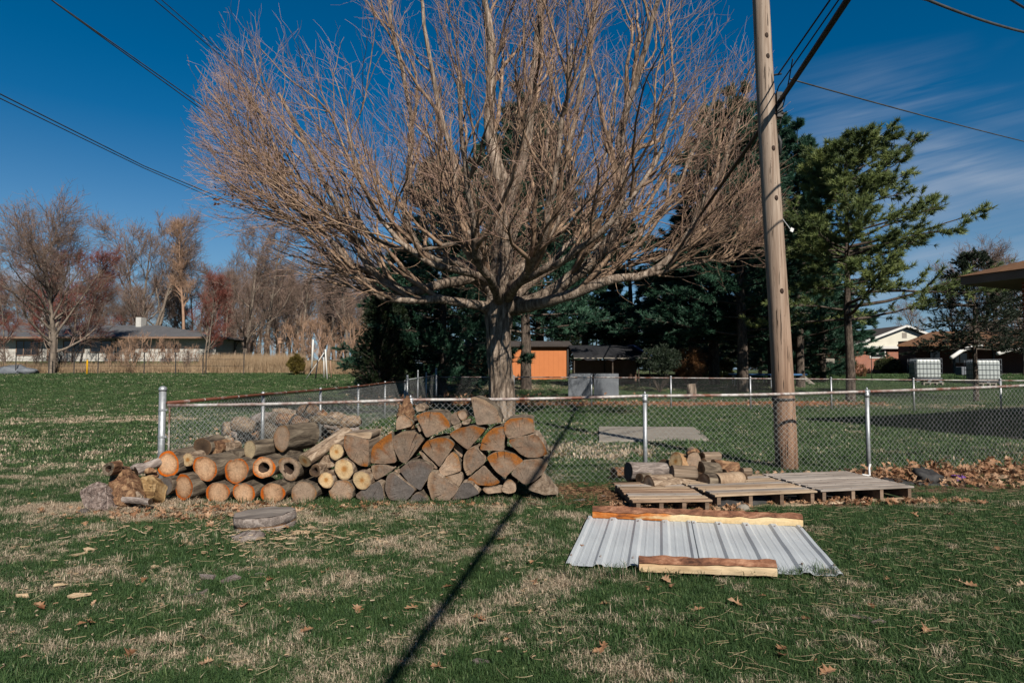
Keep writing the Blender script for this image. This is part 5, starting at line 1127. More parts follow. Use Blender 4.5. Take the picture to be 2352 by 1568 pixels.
# ------------------------------------------------------------------ woodpile
def C1(x, y): return (114.8+x*.26042, 880.5+y*.26042)
def C2(x, y): return (689.1+x*.26042, 880.5+y*.26042)
def C3(x, y): return (1263.3+x*.29297, 980+y*.29297)
r7 = random.Random(77)
def set_rad(me, arr):
    a = me.attributes.new('rad', 'FLOAT', 'POINT'); a.data.foreach_set('value', np.array(arr, dtype=np.float32))
def sweep(outline, origin, L, yaw, pitch, label, endm, sidem, name='log', cat='log', rad_of=None, taper=1.0, group=None, jit=.006, bow=.0, lump=0.0, hollow=None, rim=None, backm=None, nst=7, face='cut_face', smooth=True, roll=0):
    """outline: points (x, z) of the sawn end about the origin; the log runs back along +Y, then turned by yaw/pitch"""
    n = len(outline); cx = sum(p[0] for p in outline)/n; cz = sum(p[1] for p in outline)/n
    rmax = max(math.hypot(*p) for p in outline); ro = rad_of or (lambda x, z: math.hypot(x, z)/rmax)
    mb = MB(); sd_ = r7.uniform(0, 99)
    fr = .965 if rim is None else rim
    def pt(p, k, y, j=1.0):
        q = Vector((p[0]*3.0, y*2.2+sd_, p[1]*3.0)); q2 = Vector((p[0]*14, y*5+sd_, p[1]*14))
        e = 1+j*(noise.noise(q)*(.07+lump*2)+noise.noise(q2)*(jit*4+lump*1.6))
        s = 1+(taper-1)*y/L
        return ((cx+(p[0]-cx)*e*s)+bow*math.sin(math.pi*y/L), y, (cz+(p[1]-cz)*e*s))
    rings = []
    ring0 = [pt((cx+(p[0]-cx)*fr, cz+(p[1]-cz)*fr), 0, 0, .25) for p in outline]
    mb.v += [(x, .0, z) for x, y, z in ring0]; rings.append(0)
    ysx = [0, .012]+[L*(i/nst) for i in range(1, nst+1)]
    for i, y in enumerate(ysx): rings.append(len(mb.v)); mb.v += [pt(p, i, y, 1.0 if i else .5) for p in outline]
    for a, b in zip(rings, rings[1:]):
        for j in range(n): mb.f.append((a+j, a+(j+1) % n, b+(j+1) % n, b+j)); mb.m.append(0)
    mb.f = [q[::-1] for q in mb.f]
    mb.f.append(tuple(rings[-1]+j for j in range(n))); mb.m.append(1)
    # face direction fix: end polygon looks along +Y
    mats = [sidem, backm or endm]
    if isinstance(sidem, tuple):
        mats = [sidem[0], backm or endm, sidem[1]]; k = 0
        for ri in range(len(rings)-1):
            for j in range(n):
                p, q = outline[j], outline[(j+1) % n]; rr = (ro(*p)+ro(*q))/2
                if rr < .84: mb.m[k] = 2
                k += 1
    me = new_mesh(name, mb.v, mb.f, mats, mb.m, smooth)
    o = obj(name, me, None, origin, (pitch, roll, -yaw)); set_rad(me, [0.0]*len(mb.v)); tag(o, label, cat, group)
    # sawn face, a shade inside the bark rim
    fv, ff, rd = [], [], []; K = [0, .25, .5, .7, .85, .95, 1.0] if not lump else [0, .12, .25, .38, .5, .6, .7, .8, .88, .95, 1.0]
    for kf in K:
        for p in ring0:
            x, z = cx+(p[0]-cx)*kf, cz+(p[2]-cz)*kf; dep = .0015+.004*noise.noise(Vector((x*12+sd_, 3, z*12)))*(1-kf**4)+lump*.45*(noise.noise(Vector((x*11+sd_, 3, z*11)))+.5*noise.noise(Vector((x*30+sd_, 3, z*30))))*(1-kf**5)
            if hollow and kf < .5: h = hollow*(1-(kf/.5)**2)*(1+.5*noise.noise(Vector((x*40, sd_, z*40)))); dep += h
            fv.append((x, dep-.003, z)); rd.append(min(1, ro(x, z)) if rad_of or True else 0)
    for i in range(1, len(K)-1):
        for j in range(n): a = i*n; ff.append((a+j, a+n+j, a+n+(j+1) % n, a+(j+1) % n))
    cidx = len(fv); fv.append((cx, (hollow or 0)+.001, cz)); rd.append(ro(cx, cz))
    for j in range(n): ff.append((cidx, n+j, n+(j+1) % n))
    ff = [q[::-1] for q in ff]
    fm = new_mesh(face, fv, ff, [endm, dark_inside], None, True)
    if hollow: fm.polygons.foreach_set('material_index', np.array([1 if (min(math.hypot(fv[v_][0]-cx, fv[v_][2]-cz) for v_ in q) < .35*rmax and (i % n) % 1 == 0) else 0 for i, q in enumerate(ff)], dtype=np.int32))
    set_rad(fm, rd); obj(face, fm, o); return o
def log(cv, x, y, rx, ry, label, endm=end_orange, sidem=bark_log, Y=6.7, L=.46, yaw=.12, pitch=0.0, tilt=0.0, taper=1.0, notch=0.0, hollow=None, rim=None, lob=.05, **kw):
    px, py = cv(x, y); c = at(px, py, Y); k = .26042 if cv is not C3 else .29297
    ax = rx*k*Y/F; az = ry*k*Y/F; n = 40; ph = r7.uniform(0, 6); out = []
    for i in range(n):
        a = 2*math.pi*i/n; q = 1+lob*math.sin(2*a+ph)+lob*.7*math.sin(3*a+ph*2)+.02*math.sin(7*a+ph)
        if notch: q -= notch*math.exp(-((a-1.9)/.16)**2)
        u_, v_ = ax*math.cos(a)*q, az*math.sin(a)*q
        out.append((u_*math.cos(tilt)-v_*math.sin(tilt), u_*math.sin(tilt)+v_*math.cos(tilt)))
    return sweep(out, c, L, yaw, pitch, label, endm, sidem, taper=taper, hollow=hollow, rim=rim, **kw)
def wedge(cv, poly, apex, label, endm=end_grey, sidem=None, Y=6.7, L=.45, yaw=.06, pitch=0.0, name='split_log', rnd_=.012, **kw):
    A_ = at(*cv(*apex), Y); pts = [at(*cv(*p), Y) for p in poly]; P = [(p.x-A_.x, p.z-A_.z) for p in pts]
    area = sum(P[i][0]*P[(i+1) % len(P)][1]-P[(i+1) % len(P)][0]*P[i][1] for i in range(len(P)))
    if area < 0: P = P[::-1]
    out = []; m = len(P)
    for i in range(m):
        a, b = Vector(P[i]), Vector(P[(i+1) % m]); ln = (b-a).length; k = max(2, int(ln/.022))
        d = (b-a)/ln; nn = Vector((d.y, -d.x))
        for j in range(k):
            q = j/k; o_ = 0 if j == 0 else noise.noise(Vector((a.x*9+q*ln*22, a.y*9, i*3.3)))*.006
            p = a+(b-a)*q+nn*o_
            out.append((p.x, p.y))
    cx = sum(p[0] for p in out)/len(out); cz = sum(p[1] for p in out)/len(out)
    out2 = [((out[i-1][0]+2*out[i][0]+out[(i+1) % len(out)][0])/4, (out[i-1][1]+2*out[i][1]+out[(i+1) % len(out)][1])/4) for i in range(len(out))]
    out2 = [(cx+(x-cx)*.985, cz+(z-cz)*.985) for x, z in out2]
    return sweep(out2, A_, L, yaw, pitch, label, endm, sidem or (bark_log, split_wood), name=name, rim=.985, face='cut_face', **{'lump': .012, **kw})

# round logs, left to right (pixel frame of a zoom; see C1, C2)
log(C1, 1040, 710, 122, 112, 'round log with an orange rim, topmost left of the second row', Y=6.68, yaw=.22)
log(C1, 1215, 672, 52, 62, 'small pale round log with an orange heart beside the topmost left orange rimmed log', end_pale, bark_pale, Y=6.72)
log(C1, 1165, 618, 46, 34, 'little pale split chunk resting above the small pale log', end_cream, split_wood, Y=6.86, L=.2, tilt=.4, name='split_log')
log(C1, 1345, 562, 88, 84, 'dark weathered log end with rotten bark, on top at the left of the pile', end_dark, bark_log, Y=6.95, L=.3)
log(C1, 1466, 572, 52, 72, 'rotten bark lump leaning against the dark weathered log end', rot_wood, rot_wood, Y=7.0, L=.2, lob=.14)
log(C1, 1368, 748, 134, 108, 'wide oval log with an orange rim and a rotten patch in its middle', Y=6.66, tilt=-.12, yaw=.3)
log(C1, 1645, 766, 118, 114, 'orange rimmed log with a notch at its upper right, second row', Y=6.66, notch=.13, yaw=.2)
log(C1, 1885, 740, 106, 98, 'orange rimmed log with a black hollow in the centre', Y=6.67, hollow=.09, yaw=.15)
log(C1, 2110, 745, 98, 104, 'rotten hollow log right of the one with the black hollow', end_tan, bark_log, Y=6.7, hollow=.14, lob=.1)
log(C1, 1180, 912, 98, 122, 'tall oval orange rimmed log lowest at the left of the stack', Y=6.6, tilt=.18, yaw=.35, L=.5)
log(C1, 1478, 962, 114, 94, 'orange rimmed log in the grass, second from the left in the bottom row', Y=6.6, yaw=.15)
log(C1, 1710, 966, 107, 94, 'orange rimmed log with a split at its top, third in the bottom row', Y=6.6, notch=.16, yaw=.12)
log(C1, 1965, 962, 113, 88, 'orange rimmed log, fourth in the bottom row, half in the grass', Y=6.6, yaw=.12)
log(C1, 2238, 960, 112, 100, 'round tan log with grass against it, fifth in the bottom row', end_tan, Y=6.6, yaw=.1)
log(C1, 2100, 872, 62, 52, 'small bark covered log end between the fourth and fifth bottom logs', bark_log, bark_log, Y=6.72)
log(C1, 1762, 582, 82, 86, 'cream log end with a radial crack, on top left of the big brown log', end_cream, bark_log, Y=6.78, L=.44, yaw=.55, pitch=.0, tilt=.2)
log(C1, 2045, 482, 104, 116, 'big brown cut log on the very top, its body pointing right', end_tan, bark_log, Y=6.84, L=.42, yaw=.5, pitch=.0)
log(C1, 2235, 470, 62, 66, 'orange broken stub behind the big brown cut log', rot_wood, slab_red, Y=7.15, L=.12, yaw=1.05, lob=.12)
log(C1, 2248, 682, 82, 60, 'pale yellow log end whose grey barked body slopes up to the right', end_pale, bark_pale, Y=6.66, L=.62, yaw=.62, pitch=.42)
log(C2, 320, 600, 64, 74, 'small round log with a glowing orange heart under the split blocks', end_pale, bark_pale, Y=6.72)
log(C2, 388, 756, 86, 92, 'round pale log with orange blotches, middle right of the round logs', end_pale, bark_pale, Y=6.64)
log(C2, 230, 850, 70, 72, 'pale round log with an orange smear, left of the blotched one', end_pale, bark_pale, Y=6.62)
log(C2, 545, 852, 84, 80, 'pale round log tinted orange, rightmost of the round logs', end_pale, bark_pale, Y=6.6)
log(C2, 365, 948, 116, 96, 'wide brown log end at the bottom right of the round logs', end_tan, Y=6.64)
log(C2, 133, 768, 54, 50, 'knotted rotten stub with a hole, left of the pale round logs', end_dark, bark_pale, Y=6.6, hollow=.05, lob=.13, L=.3)
log(C2, 232, 690, 84, 48, 'crooked barked branch piece above the knotted rotten stub', bark_pale, bark_pale, Y=6.78, L=.3, tilt=-.2, lob=.1)
log(C1, 1600, 640, 95, 55, 'grey barked log lying behind the cream log end', bark_log, bark_log, Y=6.98, L=.2, tilt=.1)
log(C1, 1580, 560, 50, 45, 'white fungus covered branch end behind the stack, beside the cream log', bark_pale, bark_pale, Y=7.05, L=.15)
log(C1, 2080, 620, 70, 40, 'dark bark piece wedged below the big brown cut log', bark_log, bark_log, Y=6.88, L=.25)
# split logs
wedge(C2, [(388, 452), (500, 470), (615, 492), (612, 620), (600, 738), (520, 722), (432, 655), (380, 560)], (520, 560), 'big half round split block with a flat top, first of the split logs', end_greyrust, Y=6.66)
wedge(C2, [(380, 440), (640, 425), (628, 492), (500, 468), (392, 452)], (510, 450), 'flat tan split plank lying on top of the half round block', plank_tan, split_wood, Y=6.72, L=.38)
wedge(C2, [(632, 560), (700, 500), (808, 425), (820, 560), (850, 700), (740, 712), (612, 706)], (848, 700), 'tall rust edged split log right of the half round block', end_greyrust)
wedge(C2, [(800, 482), (900, 420), (1020, 415), (1104, 490), (1020, 600), (936, 708), (880, 690), (820, 570)], (935, 706), 'grey fan shaped split log with clear rings, upper left of the split stack', end_grey)
wedge(C2, [(1016, 282), (1120, 246), (1245, 250), (1318, 330), (1332, 384), (1220, 435), (1112, 482)], (1118, 480), 'grey split log with an orange right rim, on top left of the highest wedge', end_greyrust, Y=6.72)
wedge(C2, [(1070, 560), (1110, 505), (1230, 470), (1310, 480), (1372, 530), (1300, 640), (1232, 742), (1070, 585)], (1228, 742), 'split log with a broad rust brown arc in the centre of the stack', end_greyrust)
wedge(C2, [(1040, 592), (1064, 596), (1218, 748), (1200, 760), (1090, 672)], (1216, 748), 'thin split sliver under the rust arced log in the centre', end_grey)
wedge(C2, [(1308, 446), (1400, 388), (1540, 368), (1642, 402), (1560, 500), (1482, 592), (1384, 520)], (1480, 592), 'split log with a rusty top edge, right of the small blocks', end_greyrust)
wedge(C2, [(1640, 440), (1700, 388), (1812, 372), (1806, 490), (1802, 600), (1690, 594), (1583, 592), (1600, 500)], (1800, 600), 'split log with a pale streak and rusty top beside the tilted half log', end_greyrust)
wedge(C2, [(1500, 122), (1545, 112), (1640, 142), (1740, 222), (1784, 342), (1670, 360), (1556, 370), (1530, 250)], (1550, 366), 'large grey quarter log standing highest on the pile against the fence', end_grey, Y=6.78)
wedge(C2, [(1795, 420), (1800, 345), (1852, 306), (1960, 296), (2058, 305), (2070, 428), (1950, 462), (1832, 492)], (1940, 480), 'upper half of a dark rusty split log at the top right', end_greyrust, Y=6.68)
wedge(C2, [(1832, 498), (1960, 466), (2080, 440), (2150, 520), (2192, 622), (2100, 655), (2010, 660), (1945, 628), (1870, 560)], (2010, 560), 'lower half log with smoky grey face and rusty left edge at the right end', end_greyrust, Y=6.64)
wedge(C2, [(1437, 740), (1440, 640), (1480, 580), (1545, 545), (1640, 662), (1622, 706), (1545, 765), (1472, 822)], (1635, 668), 'grey split log fanning to the left, centre right of the stack', end_grey)
wedge(C2, [(1640, 652), (1700, 610), (1790, 592), (1900, 612), (1982, 682), (1890, 760), (1802, 836), (1715, 770)], (1800, 834), 'grey split log with a rust crescent near its upper edge', end_greyrust, Y=6.64)
wedge(C2, [(1858, 802), (1910, 730), (1970, 676), (2110, 660), (2194, 702), (2150, 790), (2060, 872), (1984, 896)], (1990, 890), 'grey split log at the far right of the stack, rust on its upper right corner', end_grey, Y=6.62)
wedge(C2, [(1215, 772), (1290, 650), (1345, 590), (1400, 628), (1428, 772), (1340, 800), (1270, 818)], (1222, 780), 'pale grey split log with smooth curved right side, centre of the stack', end_tan)
wedge(C2, [(1268, 824), (1340, 806), (1426, 786), (1438, 845), (1402, 916), (1330, 880)], (1430, 790), 'small pale split log with an orange streak under the smooth grey one', end_tan, Y=6.66)
wedge(C2, [(1366, 532), (1385, 524), (1442, 592), (1428, 662), (1400, 622), (1350, 570)], (1430, 650), 'narrow brown split piece in the gap at the centre of the stack', end_tan, Y=6.8)
wedge(C2, [(1470, 850), (1545, 790), (1622, 722), (1700, 800), (1772, 872), (1690, 904), (1580, 898)], (1622, 728), 'orange stained split log with its curved side down, bottom right', end_greyrust)
wedge(C2, [(868, 762), (960, 682), (1090, 680), (1182, 736), (1120, 850), (1062, 950), (955, 880)], (1060, 948), 'slate grey split log with curved top, lower centre left', end_slate, Y=6.62)
wedge(C2, [(742, 945), (752, 860), (772, 800), (822, 788), (920, 860), (1022, 936), (975, 1000), (920, 1044), (780, 1030)], (1020, 936), 'slate grey split log fanning to the left at the bottom of the stack', end_slate, Y=6.58)
wedge(C2, [(620, 724), (740, 716), (832, 756), (750, 810), (662, 858), (635, 800)], (830, 756), 'small brown split log under the tall rust edged one', end_grey, Y=6.66)
wedge(C2, [(835, 752), (862, 770), (868, 830), (830, 790)], (850, 790), 'slim split stick wedged between two slate grey logs', end_tan, Y=6.68)
wedge(C2, [(1120, 902), (1126, 820), (1160, 768), (1290, 850), (1402, 918), (1368, 980), (1322, 1030), (1160, 1036)], (1398, 918), 'wide grey tan split log half in the grass at the bottom centre', end_grey, Y=6.58)
wedge(C2, [(480, 985), (560, 922), (700, 852), (735, 930), (748, 1024), (600, 1040), (500, 1020)], (720, 860), 'dark slate split log lying low beside the brown round log', end_slate, Y=6.6)
wedge(C2, [(948, 1056), (1000, 975), (1070, 958), (1150, 1050)], (1040, 1050), 'low triangular split log sunk in the grass at the bottom', end_slate, Y=6.57)
wedge(C2, [(1400, 918), (1436, 868), (1510, 866), (1590, 965), (1480, 1010), (1330, 1030)], (1480, 940), 'low grey split log in the grass right of the bottom centre one', end_slate, Y=6.6)
wedge(C2, [(1770, 950), (1800, 870), (1852, 838), (1906, 880), (1908, 955), (1840, 975)], (1850, 930), 'pale mossy log end in the grass at the bottom right', end_tan, Y=6.64)
wedge(C2, [(1600, 930), (1700, 908), (1772, 905), (1800, 955), (1650, 975)], (1700, 940), 'low tan chunk in the grass under the orange stained split log', end_tan, Y=6.66)
wedge(C2, [(2000, 935), (2070, 870), (2140, 818), (2210, 880), (2285, 972), (2150, 985)], (2140, 950), 'grey splinter slab leaning at the right foot of the pile', split_wood, split_wood, Y=6.62, L=.3)
wedge(C2, [(845, 412), (848, 320), (890, 262), (960, 300), (1002, 345), (990, 378)], (900, 360), 'square tan split block below the ragged rotten stump piece', end_tan, Y=6.74, L=.3)
wedge(C2, [(1320, 320), (1345, 262), (1380, 245), (1400, 300), (1425, 340), (1345, 372)], (1370, 320), 'left of the two rounded small blocks beside the highest wedge', end_grey, Y=6.8, L=.2, name='wood_block')
wedge(C2, [(1380, 250), (1420, 232), (1462, 240), (1482, 302), (1430, 335), (1400, 300)], (1430, 280), 'right of the two rounded small blocks beside the highest wedge', end_tan, Y=6.78, L=.2, name='wood_block')
wedge(C2, [(1424, 332), (1498, 310), (1500, 356), (1430, 368)], (1460, 340), 'little pale square block beside the highest wedge', split_wood, split_wood, Y=6.74, L=.2, name='wood_block')
wedge(C2, [(1345, 375), (1415, 345), (1426, 380), (1366, 416)], (1385, 380), 'little pale tilted block under the rounded small blocks', split_wood, split_wood, Y=6.72, L=.2, name='wood_block')
wedge(C2, [(1022, 362), (1040, 366), (1068, 420), (1052, 432)], (1045, 400), 'thin upright splinter left of the orange rimmed top log', split_wood, split_wood, Y=6.7, L=.25, name='wood_block')
wedge(C2, [(1010, 200), (1060, 170), (1112, 205), (1105, 240), (1030, 250)], (1060, 220), 'grey split chunk poking up behind the orange rimmed top log', split_wood, split_wood, Y=7.0, L=.2)
# ragged rotten stump piece on top of the pile
def ragged(pts, w, name, label, m, Y, seed, cat='log', dep=.16, cv=C2):
    """a rotten chunk: a faceted lump following a spine of (x, y, halfwidth)"""
    mb = MB(); P = [at(*cv(x, y), Y) for x, y, _ in pts]; k_ = (.26042 if cv is not C3 else .29297)*Y/F; base = P[0].copy(); n = 16
    pp = spline(P, 14); hw = np.interp(np.linspace(0, len(pts)-1, 14), range(len(pts)), [q[2]*k_ for q in pts])
    b0 = len(mb.v); mb.tube(pp, list(hw), n)
    for i in range(14):
        c = pp[i]
        for j in range(n):
            v = Vector(mb.v[i*n+j]); d = v-c; d.y *= dep/.16*.9
            q = 1+.42*noise.noise(v*9+Vector((seed, 0, 0)))+.30*noise.noise(v*26+Vector((seed, 5, 0)))
            mb.v[i*n+j] = tuple(c+d*q-base)
    return tag(part(name, mb, m, None, True, loc=base), label, cat)
ragged([(930, 400, 75), (925, 300, 80), (940, 230, 68), (945, 170, 34), (950, 105, 12)], 0, 'rotten_stump', 'ragged red brown rotten stump piece with an upright spike on top of the pile', rot_wood, 6.85, 3)
ragged([(870, 330, 20), (890, 230, 24), (880, 185, 10)], 0, 'rotten_stump', 'small rotten shard left of the ragged stump spike', rot_wood, 6.82, 8)

# heap of bark and broken wood at the left end
def slab(poly, Y, L, label, m, name='bark_slab', yaw=.3, pitch=-.5, cv=C1, **kw):
    ap = (sum(p[0] for p in poly)/len(poly), sum(p[1] for p in poly)/len(poly))
    return wedge(cv, poly, ap, label, m, m, Y=Y, L=L, yaw=yaw, pitch=pitch, name=name, jit=.02, smooth=True, lump=.10, **kw)
slab([(205, 962), (300, 868), (380, 850), (462, 862), (530, 960), (590, 1078), (520, 1112), (350, 1102), (240, 1015)], 6.3, .22, 'furrowed grey weathered chunk at the far left foot of the woodpile', old_bark)
slab([(440, 742), (500, 690), (560, 742), (640, 752), (740, 860), (852, 988), (740, 1050), (640, 1096), (530, 1000), (470, 810)], 6.42, .16, 'large brown bark chunk with a hollow knot leaning in the left heap', rot_wood)
log(C1, 515, 752, 60, 56, 'hollow knot hole at the top of the large brown bark chunk', bark_log, rot_wood, Y=6.36, L=.12, hollow=.09, lob=.12, name='knot_piece')
slab([(640, 850), (700, 900), (852, 985), (770, 1015), (700, 960)], 6.38, .03, 'pale split face strip on the large brown bark chunk', split_wood, 'wood_strip', .3, -.5)
slab([(745, 835), (835, 800), (950, 852), (975, 995), (905, 1018), (820, 930)], 6.45, .16, 'yellow brown splintered piece in the left heap', M_plank('splintered_wood', (.14, .07, .03), (.42, .27, .13), (.66, .48, .28), 14))
log(C1, 1015, 902, 74, 80, 'grey round log end between the left heap and the first stacked log', end_slate, bark_log, Y=6.58, L=.3)
log(C1, 885, 1042, 26, 28, 'thin grey stick end lying below the splintered piece', end_dark, grey_wood, Y=6.2, L=.35, yaw=-1.25, name='stick')
log(C1, 760, 770, 40, 42, 'short broken grey branch end in the left heap', end_dark, grey_wood, Y=6.55, L=.3, yaw=.7, pitch=.3, lob=.1, name='stick')
for i, (x, y, w_, h_, lab) in enumerate([(690, 770, 70, 40, 'broken bark shard behind the brown bark chunk'), (800, 735, 90, 34, 'rotten branch piece behind the left heap'), (880, 720, 60, 45, 'rotten lump next to the topmost left log'), (900, 810, 55, 40, 'dark rotten lump below the topmost left log'),
      (640, 760, 50, 30, 'small twisted bark shard on the left heap'), (870, 770, 70, 26, 'dark broken branch across the left heap')]):
    ragged([(x-w_, y+10, h_*.4), (x-w_*.3, y, h_), (x+w_*.3, y-4, h_*.9), (x+w_, y+6, h_*.4)], 0, 'bark_shard', lab, [rot_wood, grey_wood, rot_wood][i % 3], 6.75-.03*i, 20+i, 'bark', cv=C1)
b = MB(); b.blob((0, 0, .02), (.055, .045, .035), 0, 12, 8, .2, 4); q = gp(*C1(295, 1150)); tag(part('stone', b, simple('dark_stone', [(.3, (.05, .045, .04)), (.7, (.13, .11, .1))], 9), None, True, loc=q), 'small dark stone in the leaves at the far left of the pile', 'stone')
# brush heap behind the side fence
r8 = random.Random(8)
for i in range(38):
    px = r8.uniform(535, 812); top = 930+abs(px-690)*.25; py = r8.uniform(top+8, 1002); Y = r8.uniform(11.6, 13.4); c = at(px, py, Y)
    c.z = max(c.z, .1); L_ = r8.uniform(.3, .75); a = r8.uniform(-1.2, 1.2); rr = r8.uniform(.06, .15)
    d = Vector((math.cos(a), math.sin(a)*.5, r8.uniform(-.4, .4)))*L_/2; mb = MB()
    rough_tube(mb, spline([Vector((0, 0, 0))-d, -d*.3+Vector((0, 0, .02)), d*.4, d], 9), list(np.interp(np.linspace(0, 3, 9), range(4), [rr*.9, rr, rr*.95, rr*.7])), 16, .16, 1.8)
    o_ = part('rotten_log', mb, [rot_wood, grey_wood, bark_pale, bark_log][i % 4], None, True, loc=c); tag(o_, 'rotten log tumbled in the old brush heap behind the side fence', 'log', 'rotten logs of the old brush heap')

# ------------------------------------------------------------------ cut slice lying in the grass
q = gp(*C1(1810, 1330)); n = 44; mb = MB(); rv = []
def R8(a, k): return (.232+.02*math.sin(2*a+1)+.012*math.sin(5*a))*k*(1+.10*noise.noise(Vector((math.cos(a)*3, math.sin(a)*3, k*5))))
lv = [(-.02, .99), (.03, 1.0), (.045, .955), (.052, .95), (.062, 1.0), (.10, 1.02), (.128, .99), (.135, .96)]
for z, k in lv: mb.v += [(R8(2*math.pi*j/n, k)*math.cos(2*math.pi*j/n), .9*R8(2*math.pi*j/n, k)*math.sin(2*math.pi*j/n), z+(.012*noise.noise(Vector((j*.3, z*30, 1))) if z < .125 else 0)) for j in range(n)]
for i in range(len(lv)-1):
    for j in range(n): mb.f.append((i*n+j, i*n+(j+1) % n, (i+1)*n+(j+1) % n, (i+1)*n+j)); mb.m.append(1 if i in (2, 3) else 0)
sl = part('wood_slice', mb, [grey_wood, rot_wood], None, True, loc=(q.x, q.y+.19, tz(q.x, q.y)), rot=(0.03, -.03, .2)); tag(sl, 'thick weathered grey slice of trunk lying flat in the grass before the pile', 'wood slice')
mb = MB(); ks = [1, .8, .55, .3]
for k in ks: mb.v += [(R8(2*math.pi*j/n, .985*k)*math.cos(2*math.pi*j/n), .9*R8(2*math.pi*j/n, .985*k)*math.sin(2*math.pi*j/n), .140+.018*(1-k)+.008*noise.noise(Vector((j*.4*k, k*6, 7)))) for j in range(n)]
for i in range(3):
    for j in range(n): mb.f.append((i*n+j, i*n+(j+1) % n, (i+1)*n+(j+1) % n, (i+1)*n+j)); mb.m.append(0)
mb.f.append(tuple(3*n+j for j in range(n))); mb.m.append(0)
part('top_face', mb, M_plank('slice_top', (.14, .12, .11), (.33, .285, .255), (.50, .44, .39), 8, (.12, 1, 1)), sl, True)
b = MB(); q2 = gp(*C1(1740, 1385)); b.blob((0, 0, .02), (.13, .10, .045), 0, 16, 8, .25, 6); tag(part('wood_chunk', b, grey_wood, None, True, loc=q2), 'pale broken underside piece in front of the weathered slice', 'wood chip')

# ------------------------------------------------------------------ pallets
def pallet(org, ux, w_, dpt, nb, zt_, label, m1, nst=4, z0=.0, bottom=True):
    """org: front left corner; ux: direction of the boards; boards run along ux, stringers run back"""
    t = thing('pallet', label, 'pallet', (org[0], org[1], z0), math.atan2(ux[1], ux[0])); pr = random.Random(int(org[0]*100))
    bw_ = dpt/nb
    for i in range(nb):
        y = i*bw_; wd = bw_*pr.uniform(.72, .86); e0, e1 = pr.uniform(-.012, .012), pr.uniform(-.012, .012); s_ = pr.uniform(-.004, .004)
        mb = MB(); mb.hexa([(e0, y, zt_-.018+s_), (w_+e1, y+s_, zt_-.018), (w_+e1, y+wd+s_, zt_-.018), (e0, y+wd, zt_-.018+s_), (e0, y, zt_+s_), (w_+e1, y+s_, zt_), (w_+e1, y+wd+s_, zt_), (e0, y+wd, zt_+s_)])
        part('board', mb, m1[i % len(m1)], t, bevel=.002)
    for i in range(nst):
        x = .03+(w_-.10)*i/(nst-1); mb = MB(); mb.box(x, x+.04, .01, dpt-.01, .0203, zt_-.0203); part('stringer', mb, plank_block, t)
    if bottom:
        for y in (0, dpt*.45, dpt-.1): mb = MB(); mb.box(0, w_, y, y+.09, .002, .018); part('bottom_board', mb, plank_tan, t)
    for i in range(0, nb):
        mb = MB()
        for k in range(nst): x = .05+(w_-.10)*k/(nst-1); mb.tube([(x, i*bw_+.04, zt_), (x, i*bw_+.04, zt_+.0035)], .004, 5)
        part('nail_head', mb, dark_metal, t)['kind'] = 'stuff'
    return t
a_, b_ = gp(*C3(655, 578), .13), gp(*C3(1275, 572), .13); u_ = (b_-a_).normalized(); pallet(a_, u_, (b_-a_).length, 1.02, 8, .13, 'leftmost pallet of tan boards with firewood stacked on it', [plank_brown, plank_tan, plank_grey, plank_brown])
a_, b_ = gp(*C3(1292, 533), .15), gp(*C3(2112, 500), .15); u_ = (b_-a_).normalized(); pallet(a_, u_, (b_-a_).length*.98, 1.08, 9, .15, 'middle pallet with pale tan and grey boards', [plank_tan, plank_grey, plank_tan], 4)
b2_ = gp(2100, 1116, .15); a2_ = a_+u_*((b_-a_).length+.03)+Vector((0, .03, 0)); u2 = (b2_-a2_).normalized(); pallet(a2_, u2, (b2_-a2_).length, 1.06, 9, .15, 'rightmost pallet with silvery grey boards', [plank_grey])
# black landscape fabric hanging below the right pallets
mb = MB(); n = 44; m = 6
p0, p1 = gp(*C3(1320, 655)), gp(2065, 1128)
for i in range(n+1):
    q = i/n; base = p0.lerp(p1, q); wz = .055+.05*math.sin(q*9)*.5+.03*noise.noise(Vector((q*12, 1, 0)))
    if q > .35: wz += .035
    for j in range(m+1):
        s_ = j/m; mb.v.append((base.x, base.y+s_*.22+.03*noise.noise(Vector((q*14, s_*3, 2)))-.02, .012+wz*math.sin(s_*2.6)*(1+.4*noise.noise(Vector((q*30, s_*4, 5))))))
for i in range(n):
    for j in range(m): a = i*(m+1)+j; mb.f.append((a, a+m+1, a+m+2, a+1)); mb.m.append(0)
o_ = part('landscape_fabric', mb, fabric_black, None, True); tag(o_, 'crumpled black landscape fabric in front of the right pallets', 'fabric'); sm = o_.modifiers.new('s', 'SOLIDIFY'); sm.thickness = .002
b = MB(); b.blob((0, 0, .03), (.07, .05, .05), 0, 12, 8, .25, 4); tag(part('stone', b, concrete, None, True, loc=gp(*C3(1510, 668))), 'tan stone on the soil in front of the middle pallet', 'stone')

